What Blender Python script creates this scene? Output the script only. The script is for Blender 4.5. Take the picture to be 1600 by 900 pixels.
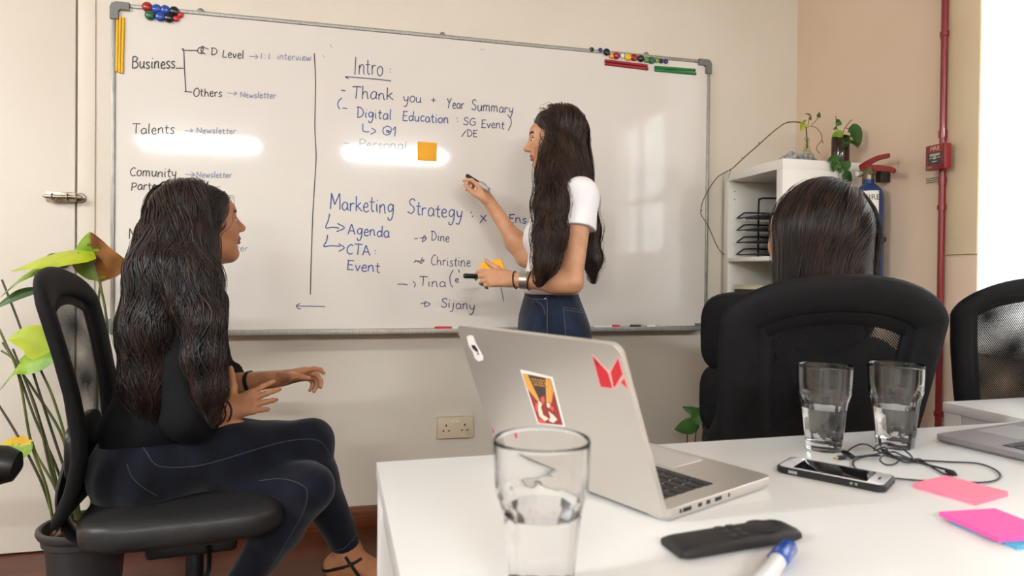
import bpy, bmesh, math, random
import numpy as np
from mathutils import Matrix, Vector, Euler
random.seed(7); RNG = np.random.default_rng(11)
for o in list(bpy.data.objects): bpy.data.objects.remove(o)
SC = bpy.context.scene; COL = SC.collection

# ------------------------------------------------------------------ camera
CAM_F, CAM_YAW, CAM_PITCH, CAM_ROLL, CAM_CY = 1024.2, math.radians(13.78), math.radians(.534), .0103, 438.3
CAM_C = np.array((0, -2.675, 1.014))
_fw = np.array((math.sin(CAM_YAW)*math.cos(CAM_PITCH), math.cos(CAM_YAW)*math.cos(CAM_PITCH), -math.sin(CAM_PITCH)))
_r0 = np.array((math.cos(CAM_YAW), -math.sin(CAM_YAW), 0)); _u0 = np.cross(_r0, _fw)
_rt = _r0*math.cos(CAM_ROLL) + _u0*math.sin(CAM_ROLL); _up = _u0*math.cos(CAM_ROLL) - _r0*math.sin(CAM_ROLL)
cd = bpy.data.cameras.new('camera'); cam = bpy.data.objects.new('camera', cd); COL.objects.link(cam)
cam.matrix_world = Matrix(((_rt[0], _up[0], -_fw[0], CAM_C[0]), (_rt[1], _up[1], -_fw[1], CAM_C[1]), (_rt[2], _up[2], -_fw[2], CAM_C[2]), (0, 0, 0, 1)))
cd.sensor_width = 36; cd.lens = CAM_F/1600*36; cd.shift_y = (CAM_CY - 450)/1600; cd.clip_start = .02
cd.dof.use_dof = True; cd.dof.focus_distance = 1.9; cd.dof.aperture_fstop = 5.6
SC.camera = cam
# measuring helpers: where a sight line of the survey camera meets a depth or a plane of the room
def ray(x, y): return _fw + _rt*(x - 800)/CAM_F - _up*(y - CAM_CY)/CAM_F
def at(x, y, Z): return CAM_C + ray(x, y)*Z
def onz(x, y, z): d = ray(x, y); return CAM_C + d*(z - CAM_C[2])/d[2]
def ony(x, y, Y): d = ray(x, y); return CAM_C + d*(Y - CAM_C[1])/d[1]
def onx(x, y, X): d = ray(x, y); return CAM_C + d*(X - CAM_C[0])/d[0]
def onplane(x, y, P, n): d = ray(x, y); n = np.asarray(n); return CAM_C + d*(np.dot(np.asarray(P) - CAM_C, n)/np.dot(d, n))

# ------------------------------------------------------------------ world, lights, exposure
SC.view_settings.view_transform = 'Standard'; SC.view_settings.look = 'None'
SC.view_settings.exposure = 0.0; SC.view_settings.gamma = 1; SC.view_settings.use_curve_mapping = False
W = bpy.data.worlds.new('daylight'); SC.world = W; W.use_nodes = True
W.node_tree.nodes['Background'].inputs[0].default_value = (.93, .97, 1, 1); W.node_tree.nodes['Background'].inputs[1].default_value = 6.0
TUBE_POWER = 192.0
TUBE_COL = (.86, .94, .99)
TUBES = [(-4.3, -5.9, .6), (-1.76, -5.9, 1.2), (.55, -5.95, 1.6), (-2.95, -2.4, 1.35), (-4.4, -2.4, .6)]   # x, y of each ceiling tube, relative power

# ------------------------------------------------------------------ helpers
def s2l(c): c = c/255; return c/12.92 if c <= .04045 else ((c + .055)/1.055)**2.4
def rgb(*c): return (s2l(c[0]), s2l(c[1]), s2l(c[2]), 1)
MATS = {}
def mat(name, col=(200, 200, 200), rough=.5, metal=0, spec=.5, trans=0, ior=1.45, coat=0, emit=0, sheen=0, alpha=1):
    if name in MATS: return MATS[name]
    m = bpy.data.materials.new(name); m.use_nodes = True; b = m.node_tree.nodes['Principled BSDF']
    b.inputs['Base Color'].default_value = rgb(*col); b.inputs['Roughness'].default_value = rough
    b.inputs['Metallic'].default_value = metal; b.inputs['Specular IOR Level'].default_value = spec
    b.inputs['Transmission Weight'].default_value = trans; b.inputs['IOR'].default_value = ior
    b.inputs['Coat Weight'].default_value = coat; b.inputs['Sheen Weight'].default_value = sheen
    if emit: b.inputs['Emission Color'].default_value = rgb(*col); b.inputs['Emission Strength'].default_value = emit
    MATS[name] = m; return m
def nodes(m):
    nt = m.node_tree; return nt, nt.nodes, nt.links, nt.nodes['Principled BSDF']
def add_noise(m, c1, c2, scale=5, detail=4, stretch=(1, 1, 1), bump=0, bscale=None, coord='Object', dist=.002, lo=.35, hi=.65):
    nt, N, L, b = nodes(m)
    tc = N.new('ShaderNodeTexCoord'); mp = N.new('ShaderNodeMapping'); mp.inputs['Scale'].default_value = stretch
    L.new(tc.outputs[coord], mp.inputs[0])
    nz = N.new('ShaderNodeTexNoise'); nz.inputs['Scale'].default_value = scale; nz.inputs['Detail'].default_value = detail
    L.new(mp.outputs[0], nz.inputs['Vector'])
    cr = N.new('ShaderNodeValToRGB'); cr.color_ramp.elements[0].color = rgb(*c1); cr.color_ramp.elements[1].color = rgb(*c2)
    cr.color_ramp.elements[0].position = lo; cr.color_ramp.elements[1].position = hi
    L.new(nz.outputs['Fac'], cr.inputs[0]); L.new(cr.outputs[0], b.inputs['Base Color'])
    if bump:
        nb = N.new('ShaderNodeTexNoise'); nb.inputs['Scale'].default_value = bscale or scale*4; nb.inputs['Detail'].default_value = 3
        L.new(mp.outputs[0], nb.inputs['Vector'])
        bp = N.new('ShaderNodeBump'); bp.inputs['Strength'].default_value = bump; bp.inputs['Distance'].default_value = dist
        L.new(nb.outputs['Fac'], bp.inputs['Height']); L.new(bp.outputs[0], b.inputs['Normal'])
    return m
def tag(o, label, cat, group=None, kind=None):
    o['label'] = label; o['category'] = cat
    if group: o['group'] = group
    if kind: o['kind'] = kind
    return o
def thing(name, label, cat, loc=(0, 0, 0), rz=0, group=None):
    o = bpy.data.objects.new(name, None); COL.objects.link(o); o.empty_display_size = .05
    o.location = [float(q) for q in loc]; o.rotation_euler = (0, 0, rz)
    return tag(o, label, cat, group)
def world_of(o):
    Mx = Matrix.Identity(4)
    while o is not None:
        Mx = (Matrix.Translation(o.location) @ o.rotation_euler.to_matrix().to_4x4()) @ Mx; o = o.parent
    return Mx
def copy_tree(o, parent=None):
    c = o.copy(); COL.objects.link(c); c.parent = parent
    for ch in list(o.children): copy_tree(ch, c)
    return c
def mesh_arrays(name, V, F4, mats=(), midx=None, smooth=True, uv=None):
    me = bpy.data.meshes.new(name); V = np.asarray(V, np.float32)
    if isinstance(F4, np.ndarray):
        nf, k = F4.shape
        me.vertices.add(len(V)); me.vertices.foreach_set('co', V.ravel())
        me.loops.add(nf*k); me.loops.foreach_set('vertex_index', F4.astype(np.int32).ravel())
        me.polygons.add(nf); me.polygons.foreach_set('loop_start', np.arange(0, nf*k, k, dtype=np.int32))
        me.update(calc_edges=True)
    else: me.from_pydata(V.tolist(), [], F4); me.update()
    for m in mats: me.materials.append(m)
    if midx is not None: me.polygons.foreach_set('material_index', np.asarray(midx, np.int32))
    if smooth: me.polygons.foreach_set('use_smooth', np.ones(len(me.polygons), bool))
    me.validate(); return me
class MB:
    """collects shapes and links them as one mesh object"""
    def __init__(s): s.v = []; s.f = []; s.m = []; s.uv = None
    def add(s, V, F, m=0):
        n = len(s.v); s.v += [tuple(float(q) for q in p) for p in V]; s.f += [tuple(i + n for i in f) for f in F]; s.m += [m]*len(F); return s
    def box(s, c, d, R=None, bev=0, m=0, seg=2):
        if bev:
            bm = bmesh.new(); bmesh.ops.create_cube(bm, size=1)
            for v in bm.verts: v.co = Vector((v.co.x*d[0], v.co.y*d[1], v.co.z*d[2]))
            bmesh.ops.bevel(bm, geom=list(bm.edges), offset=bev, segments=seg, profile=.5, affect='EDGES')
            bm.verts.index_update(); V = np.array([v.co[:] for v in bm.verts]); F = [[v.index for v in f.verts] for f in bm.faces]; bm.free()
        else:
            V = np.array([(x, y, z) for x in (-.5, .5) for y in (-.5, .5) for z in (-.5, .5)])*np.array(d)
            F = [(0, 1, 3, 2), (4, 6, 7, 5), (0, 4, 5, 1), (2, 3, 7, 6), (0, 2, 6, 4), (1, 5, 7, 3)]
        if R is not None: V = V @ np.array(R).T
        return s.add(V + np.array(c), F, m)
    def tube(s, P, r, n=8, m=0, caps=True, closed=False, flat=None):
        P = np.array(P, float); k = len(P); r = np.full(k, r) if np.isscalar(r) else np.array(r, float)
        T = np.gradient(P, axis=0) if not closed else np.roll(P, -1, 0) - np.roll(P, 1, 0)
        T /= np.linalg.norm(T, axis=1)[:, None] + 1e-12
        u = np.cross(T[0], (0, 0, 1)); u = np.cross(T[0], (1, 0, 0)) if np.linalg.norm(u) < .1 else u
        u /= np.linalg.norm(u); V = []; a = np.arange(n)*2*math.pi/n
        for i in range(k):
            u = u - T[i]*np.dot(u, T[i]); u /= np.linalg.norm(u) + 1e-12; w = np.cross(T[i], u)
            for q in a:
                V.append(P[i] + r[i]*(u*math.cos(q) + w*math.sin(q)*(flat or 1)))
        F = [(i*n + j, i*n + (j + 1) % n, (i + 1)*n + (j + 1) % n, (i + 1)*n + j) for i in range(k - 1) for j in range(n)]
        if closed: F += [((k - 1)*n + j, (k - 1)*n + (j + 1) % n, (j + 1) % n, j) for j in range(n)]
        elif caps: F += [tuple(range(n))[::-1], tuple((k - 1)*n + j for j in range(n))]
        return s.add(V, F, m)
    def lathe(s, prof, n=32, c=(0, 0, 0), m=0, R=None, caps=True, rmod=None):
        V = []; k = len(prof)
        for i, (r, z) in enumerate(prof):
            for j in range(n):
                q = 2*math.pi*j/n; rr = r*(rmod(q, i) if rmod else 1)
                V.append((rr*math.cos(q), rr*math.sin(q), z))
        F = [(i*n + j, i*n + (j + 1) % n, (i + 1)*n + (j + 1) % n, (i + 1)*n + j) for i in range(k - 1) for j in range(n)]
        if caps: F += [tuple(range(n))[::-1], tuple((k - 1)*n + j for j in range(n))]
        V = np.array(V)
        if R is not None: V = V @ np.array(R).T
        return s.add(V + np.array(c), F, m)
    def sup(s, c, h, e1=.3, e2=.3, R=None, m=0, nu=36, nv=20):
        f = lambda w, e: np.sign(w)*np.abs(w)**e
        V = []; V.append((0, 0, -h[2]))
        for i in range(1, nv):
            p = -math.pi/2 + math.pi*i/nv
            for j in range(nu):
                q = 2*math.pi*j/nu
                V.append((h[0]*f(math.cos(p), e1)*f(math.cos(q), e2), h[1]*f(math.cos(p), e1)*f(math.sin(q), e2), h[2]*f(math.sin(p), e1)))
        V.append((0, 0, h[2])); F = [(0, 1 + (j + 1) % nu, 1 + j) for j in range(nu)]
        F += [(1 + i*nu + j, 1 + i*nu + (j + 1) % nu, 1 + (i + 1)*nu + (j + 1) % nu, 1 + (i + 1)*nu + j) for i in range(nv - 2) for j in range(nu)]
        t = len(V) - 1; b = 1 + (nv - 2)*nu; F += [(b + j, b + (j + 1) % nu, t) for j in range(nu)]
        V = np.array(V)
        if R is not None: V = V @ np.array(R).T
        return s.add(V + np.array(c), F, m)
    def ell(s, c, h, R=None, m=0, nu=20, nv=12): return s.sup(c, h, 1, 1, R, m, nu, nv)
    def prism(s, poly, O, U, Vv, N, t, m=0):
        """polygon poly (u, v) standing at O on axes U, Vv, pushed out by t along N"""
        O, U, Vv, N = map(np.array, (O, U, Vv, N)); k = len(poly)
        A = [O + U*a + Vv*b for a, b in poly]; B = [p + N*t for p in A]
        F = [tuple(range(k))[::-1], tuple(range(k, 2*k))] + [(i, (i + 1) % k, k + (i + 1) % k, k + i) for i in range(k)]
        return s.add(A + B, F, m)
    def cyl(s, a, b, r, n=16, m=0, r2=None): return s.tube([a, b], [r, r if r2 is None else r2], n, m)
    def build(s, name, mats, parent=None, ang=38, local=False, origin=None):
        mats = mats if isinstance(mats, (list, tuple)) else [mats]
        V = np.array(s.v); loc = None
        if parent is not None and not local:
            Mi = np.array(world_of(parent).inverted()); V = V @ Mi[:3, :3].T + Mi[:3, 3]
        elif parent is None:
            loc = np.array(origin) if origin is not None else np.array(((V[:, 0].min() + V[:, 0].max())/2, (V[:, 1].min() + V[:, 1].max())/2, V[:, 2].min()))
            V = V - loc
        me = mesh_arrays(name, V, s.f, mats, s.m)
        if ang < 180: me.set_sharp_from_angle(angle=math.radians(ang))
        o = bpy.data.objects.new(name, me); COL.objects.link(o); o.parent = parent
        if loc is not None: o.location = loc.tolist()
        return o
def lab(o, label): o['label'] = label; return o
def rotz(a): c, s_ = math.cos(a), math.sin(a); return np.array(((c, -s_, 0), (s_, c, 0), (0, 0, 1)))
def rotm(x=0, y=0, z=0): return np.array(Euler((x, y, z)).to_matrix())
def unit(v): v = np.array(v, float); return v/np.linalg.norm(v)
def smooth_path(P, n=8):
    P = [np.array(p, float) for p in P]
    if len(P) < 3: return P
    Q = [2*P[0] - P[1]] + P + [2*P[-1] - P[-2]]; out = []
    for i in range(1, len(Q) - 2):
        for j in range(n):
            t = j/n; a, b, c, d = Q[i - 1:i + 3]
            out.append(.5*((2*b) + (c - a)*t + (2*a - 5*b + 4*c - d)*t*t + (3*b - a - 3*c + d)*t**3))
    return out + [P[-1]]
def text_mb(mb, txt, size, O, U, V, N, t=.0004, m=0, align='CENTER'):
    cu = bpy.data.curves.new('t', 'FONT'); cu.body = txt; cu.size = size; cu.align_x = align; cu.align_y = 'CENTER'; cu.resolution_u = 3
    ob = bpy.data.objects.new('t', cu); COL.objects.link(ob); dg = bpy.context.evaluated_depsgraph_get(); dg.update()
    me = bpy.data.meshes.new_from_object(ob.evaluated_get(dg)); O, U, V, N = map(np.array, (O, U, V, N))
    P = [O + U*v.co.x + V*v.co.y + N*t for v in me.vertices]; F = [tuple(p.vertices) for p in me.polygons]
    bpy.data.objects.remove(ob); bpy.data.curves.remove(cu); bpy.data.meshes.remove(me)
    mb.add(P, F, m); return P
# ------------------------------------------------------------------ the room
M_WALL = add_noise(mat('painted wall', rough=.62, spec=.3), (212, 200, 183), (218, 207, 191), 1.3, 3, bump=.06, bscale=60)
M_WALLR = add_noise(mat('pinkish painted wall', rough=.6, spec=.3), (219, 193, 168), (226, 201, 176), 1.3, 3, bump=.06, bscale=60)
M_DOOR = add_noise(mat('door paint', rough=.4), (206, 194, 178), (212, 201, 186), .9, 2, bump=.03, bscale=40)
M_CEIL = mat('ceiling paint', (238, 234, 226), .7)
M_WHITE = mat('white gloss paint', (240, 240, 238), .35)
def wood_floor():
    m = mat('floor boards', rough=.32, spec=.4); nt, N, L, b = nodes(m)
    tc = N.new('ShaderNodeTexCoord'); mp = N.new('ShaderNodeMapping'); L.new(tc.outputs['Object'], mp.inputs[0])
    br = N.new('ShaderNodeTexBrick'); br.inputs['Scale'].default_value = 1; br.inputs['Brick Width'].default_value = 1.6; br.inputs['Row Height'].default_value = .11
    br.inputs['Mortar Size'].default_value = .0015; br.inputs['Color1'].default_value = rgb(104, 56, 34); br.inputs['Color2'].default_value = rgb(84, 44, 27); br.inputs['Mortar'].default_value = rgb(34, 18, 12)
    L.new(mp.outputs[0], br.inputs['Vector'])
    m2 = N.new('ShaderNodeMapping'); m2.inputs['Scale'].default_value = (2, 40, 2); L.new(tc.outputs['Object'], m2.inputs[0])
    nz = N.new('ShaderNodeTexNoise'); nz.inputs['Scale'].default_value = 3; nz.inputs['Detail'].default_value = 5; L.new(m2.outputs[0], nz.inputs['Vector'])
    cr = N.new('ShaderNodeValToRGB'); cr.color_ramp.elements[0].color = (.55, .55, .55, 1); cr.color_ramp.elements[1].color = (1.15, 1.1, 1.05, 1); L.new(nz.outputs['Fac'], cr.inputs[0])
    mx = N.new('ShaderNodeMix'); mx.data_type = 'RGBA'; mx.blend_type = 'MULTIPLY'; mx.inputs['Factor'].default_value = 1
    L.new(br.outputs['Color'], mx.inputs['A']); L.new(cr.outputs[0], mx.inputs['B']); L.new(mx.outputs['Result'], b.inputs['Base Color'])
    return m
M_FLOOR = wood_floor()
M_SKIRT = add_noise(mat('red brown skirting wood', rough=.3), (92, 46, 26), (122, 64, 36), 3, 5, (2, 30, 30))
XR, XL, YB, ZC = 2.02, -5.4, -7.6, 2.72
def struct(name, mb, m):
    o = mb.build(name, m); o['kind'] = 'structure'; return o
struct('floor', MB().box(((XL + XR)/2, YB/2, -.05), (XR - XL + .4, -YB + .6, .1)), M_FLOOR)
struct('ceiling', MB().box(((XL + XR)/2, YB/2, ZC + .05), (XR - XL + .4, -YB + .6, .1)), M_CEIL)
DX = -.966
w = MB().box(((DX + .003 + XR + .1)/2, .05, ZC/2), (XR + .1 - DX - .003, .1, ZC))
w.box(((XL + DX - .96)/2, .05, ZC/2), (DX - .96 - XL, .1, ZC)).box((DX - .4785, .05, 2.45), (.963, .1, .54)).box(((XL + XR)/2, .14, ZC/2), (XR - XL + .4, .06, ZC))
struct('wall_back', w, M_WALL)
WY0, WY1, WZ0, WZ1 = -.934, -2.30, .80, 2.45                      # window opening in the right wall
w = MB().box((XR + .075, WY0/2, ZC/2), (.15, -WY0, ZC)).box((XR + .075, (WY1 + YB)/2, ZC/2), (.15, WY1 - YB, ZC))
w.box((XR + .075, (WY0 + WY1)/2, WZ0/2), (.15, WY0 - WY1, WZ0)).box((XR + .075, (WY0 + WY1)/2, (WZ1 + ZC)/2), (.15, WY0 - WY1, ZC - WZ1))
struct('wall_right', w, M_WALLR)
struct('wall_left', MB().box((XL - .05, YB/2, ZC/2), (.1, -YB + .2, ZC)), M_WALL)
struct('wall_rear', MB().box(((XL + XR)/2, YB - .05, ZC/2), (XR - XL + .3, .1, ZC)), M_WALL)
# door flush with the wall, its gap, bolt and knob
door = struct('door_1', MB().box((DX - .003 - .47, -.002 + .02, 1.09), (.94, .044, 2.168), bev=.002), M_DOOR)
M_OLDBRASS = add_noise(mat('tarnished steel', rough=.38, metal=1), (120, 108, 92), (176, 164, 146), 30, 3)
Mk = MB(); b0, b1 = ony(72, 306, -.026), ony(131, 310, -.026); zc = (b0[2] + b1[2])/2
Mk.box((b0[0] + .048, -.0265, zc), (.094, .005, .036), bev=.002)
Mk.lathe([(.018, 0), (.018, .004), (.0155, .006)], 24, (DX + .017, -.008, zc), R=rotm(math.pi/2))
Mk.build('bolt_plate', M_OLDBRASS, door)
Mk = MB(); Mk.tube([(b0[0] - .008, -.036, zc), (b0[0] + .002, -.036, zc), (DX + .02, -.036, zc), (DX + .03, -.036, zc)], [.003, .0065, .0065, .006], 12)
Mk.tube([(DX - .045, -.036, zc), (DX - .045, -.046, zc - .012), (DX - .045, -.05, zc - .018)], [.004, .004, .005], 10)
for xx in (b0[0] + .022, b0[0] + .07, DX + .012): Mk.tube([(xx + dx, -.034 - .010*math.sin(q), zc + .010*math.cos(q)) for q in np.linspace(0, math.pi, 9) for dx in (0,)], .003, 6)
Mk.build('bolt_bar', M_OLDBRASS, door)
kn = ony(97, 408, -.02)
Mk = MB().lathe([(.028, 0), (.028, .006), (.012, .010), (.012, .03), (.022, .04), (.028, .052), (.026, .066), (.014, .074), (.001, .075)], 28, (kn[0], -.024, kn[2]), R=rotm(math.pi/2))
Mk.build('door_knob', mat('dark bronze knob', (92, 84, 74), .3, 1), door)
struct('trim_1', MB().box((DX + .003 + .03, -.003, ZC/2), (.056, .006, ZC), bev=.002), M_WALL)
struct('baseboard_back', MB().box(((DX + .06 + XR)/2, -.009, .043), (XR - DX - .06, .018, .086), bev=.004), M_SKIRT)
struct('baseboard_right', MB().box((XR - .009, -3.9, .043), (.018, 7.2, .086), bev=.004), M_SKIRT)
# boxed column beside the window, with a flat cover panel below its joint
M_COLUMN = add_noise(mat('ochre painted boxing', rough=.55, spec=.3), (216, 194, 160), (222, 201, 168), 2, 3)
struct('trim_2', MB().box((XR - .004, -.872, (1.098 + ZC)/2), (.014, .122, ZC - 1.098), bev=.002), M_COLUMN)
struct('trim_3', MB().box((XR - .004, -.874, .545), (.010, .118, 1.09), bev=.002), M_WALLR)
# window: white frame, glazed sashes with bars, and vertical fabric blind strips drawn over its near end
win = struct('window_1', MB().box((XR + .08, WY0 - .008, (WZ0 + WZ1)/2), (.05, .016, WZ1 - WZ0)).box((XR + .06, WY1 + .02, (WZ0 + WZ1)/2), (.08, .04, WZ1 - WZ0))
    .box((XR + .06, (WY0 + WY1)/2, WZ1 - .02), (.08, WY0 - WY1, .04)).box((XR + .06, (WY0 + WY1)/2, WZ0 + .02), (.08, WY0 - WY1, .04)).box((XR + .012, -1.36, (WZ0 + WZ1)/2), (.022, .05, WZ1 - WZ0)), M_WHITE)
Mk = MB()
for y in (-1.77, -2.24): Mk.box((XR + .012, y, (WZ0 + WZ1)/2), (.022, .06, WZ1 - WZ0))
for z, h in ((.99, .38), (1.545, .045), (2.285, .33)): Mk.box((XR + .012, -1.81, z), (.02, .88, h))
Mk.build('glazing_bars', M_WHITE, win)
MB().box((XR + .030, (WY0 + WY1)/2, (WZ0 + WZ1)/2), (.004, WY0 - WY1 - .06, WZ1 - WZ0 - .06)).build('window_pane', mat('window glass', (255, 255, 255), 0, 0, .5, 1, 1.02), win)
MB().box((XR - .015, (WY0 + WY1)/2, WZ0 - .012), (.10, WY0 - WY1 + .05, .024), bev=.004).build('window_sill', M_WHITE, win)
def blind_mat():
    m = mat('translucent blind fabric', (250, 249, 246), .8); nt, N, L, b = nodes(m)
    tr = N.new('ShaderNodeBsdfTranslucent'); tr.inputs[0].default_value = (.95, .94, .92, 1); ms = N.new('ShaderNodeMixShader'); ms.inputs[0].default_value = .38
    L.new(b.outputs[0], ms.inputs[1]); L.new(tr.outputs[0], ms.inputs[2]); L.new(ms.outputs[0], N['Material Output'].inputs[0]); return m
M_BLIND = blind_mat()
for i, (ya, yb) in enumerate(((-.930, -1.0), (-.994, -1.12), (-1.114, -1.24), (-1.234, -1.335))):
    n = 10; V = []; x0 = XR - .004 - (.004 if i % 2 else 0)
    for z in (WZ0 - .005, WZ1 + .04):
        for j in range(n + 1):
            t = j/n; V.append((x0 - .006*math.sin(math.pi*t), ya + (yb - ya)*t, z))
    F = [(j, j + 1, n + 2 + j, n + 1 + j) for j in range(n)]
    o = MB().add(V, F).build('blind_strip', M_BLIND, win)
MB().box((XR - .008, (WY0 - .02 - 1.4)/2, WZ1 + .05), (.03, .45, .03), bev=.003).build('blind_rail', M_WHITE, win)
# ceiling lights (batten diffusers)
def tube_mat(k):
    m = mat('lit tube diffuser %d' % round(k*100), (255, 255, 255), .5); b = m.node_tree.nodes['Principled BSDF']; b.inputs['Emission Color'].default_value = (*TUBE_COL, 1); b.inputs['Emission Strength'].default_value = TUBE_POWER*k; return m
for i, (x, y, k) in enumerate(TUBES):
    t = thing('ceiling_light', ['white batten light with lit diffuser, by the left wall at the rear', 'white batten light with lit diffuser, middle of the row at the rear', 'white batten light with lit diffuser, rightmost of the row at the rear', 'white batten light with lit diffuser, nearer the whiteboard wall and the table', 'white batten light with lit diffuser, nearer the whiteboard wall and the left wall'][i], 'ceiling light', (x, y, 2.5), group='batten ceiling lights')
    MB().box((x, y, 2.64), (1.3, .07, .16), bev=.006).build('housing', M_WHITE, t)
    MB().box((x, y, 2.54), (1.24, .085, .045), bev=.012).build('diffuser', tube_mat(k), t)
# ------------------------------------------------------------------ whiteboard
YBD = -.026                                                      # face of the board
BX0, BX1, BZ0, BZ1 = -.847, 1.553, .779, 1.979
M_ENAMEL = add_noise(mat('white enamel', rough=.07, spec=.5), (217, 209, 199), (221, 213, 204), .8, 3)
M_ALU = add_noise(mat('brushed aluminium', rough=.5, metal=.6), (150, 146, 138), (172, 168, 160), 8, 3, (40, 4, 4))
M_GREYPLASTIC = mat('grey plastic', (112, 110, 106), .45)
board = thing('whiteboard', 'large white board with handwriting and aluminium frame on the back wall', 'whiteboard', ((BX0 + BX1)/2, -.01, BZ0))
cx, cz = (BX0 + BX1)/2, (BZ0 + BZ1)/2
MB().box((cx, -.014, cz), (2.38, .023, 1.18)).build('board_panel', M_ENAMEL, board)
Mk = MB(); fw = .015
for z in (BZ0 + fw/2, BZ1 - fw/2): Mk.box((cx, -.016, z), (2.36, .032, fw), bev=.005)
for x in (BX0 + fw/2, BX1 - fw/2): Mk.box((x, -.016, cz), (fw, .032, 1.16), bev=.005)
Mk.build('frame', M_ALU, board)
for sx, x in ((1, BX0), (-1, BX1)):
    for sz, z in ((1, BZ0), (-1, BZ1)):
        P = [(0, .062), (0, .02), (.006, .006), (.02, 0), (.062, 0), (.062, .027), (.034, .027), (.027, .034), (.027, .062)]
        P = P if sx*sz > 0 else P[::-1]
        MB().prism(P, (x - sx*.002, -.002, z - sz*.002), (sx, 0, 0), (0, 0, sz), (0, -1, 0), .036).build('corner_cap', M_GREYPLASTIC, board)
MB().box((cx, -.062, BZ0 + .004), (2.28, .07, .008), bev=.003).box((cx, -.095, BZ0 + .008), (2.28, .005, .018), bev=.002).build('pen_tray', M_ALU, board)
for px, py in ((313, 4), (692, 41), (1011, 77)):
    p = ony(px, py, -.02); MB().lathe([(.012, 0), (.012, .01), (.004, .014)], 16, (p[0], -.004, BZ1 + .004), R=rotm(math.pi/2)).build('mounting_clip', mat('clip steel', (150, 145, 136), .4, .8), board)

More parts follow.
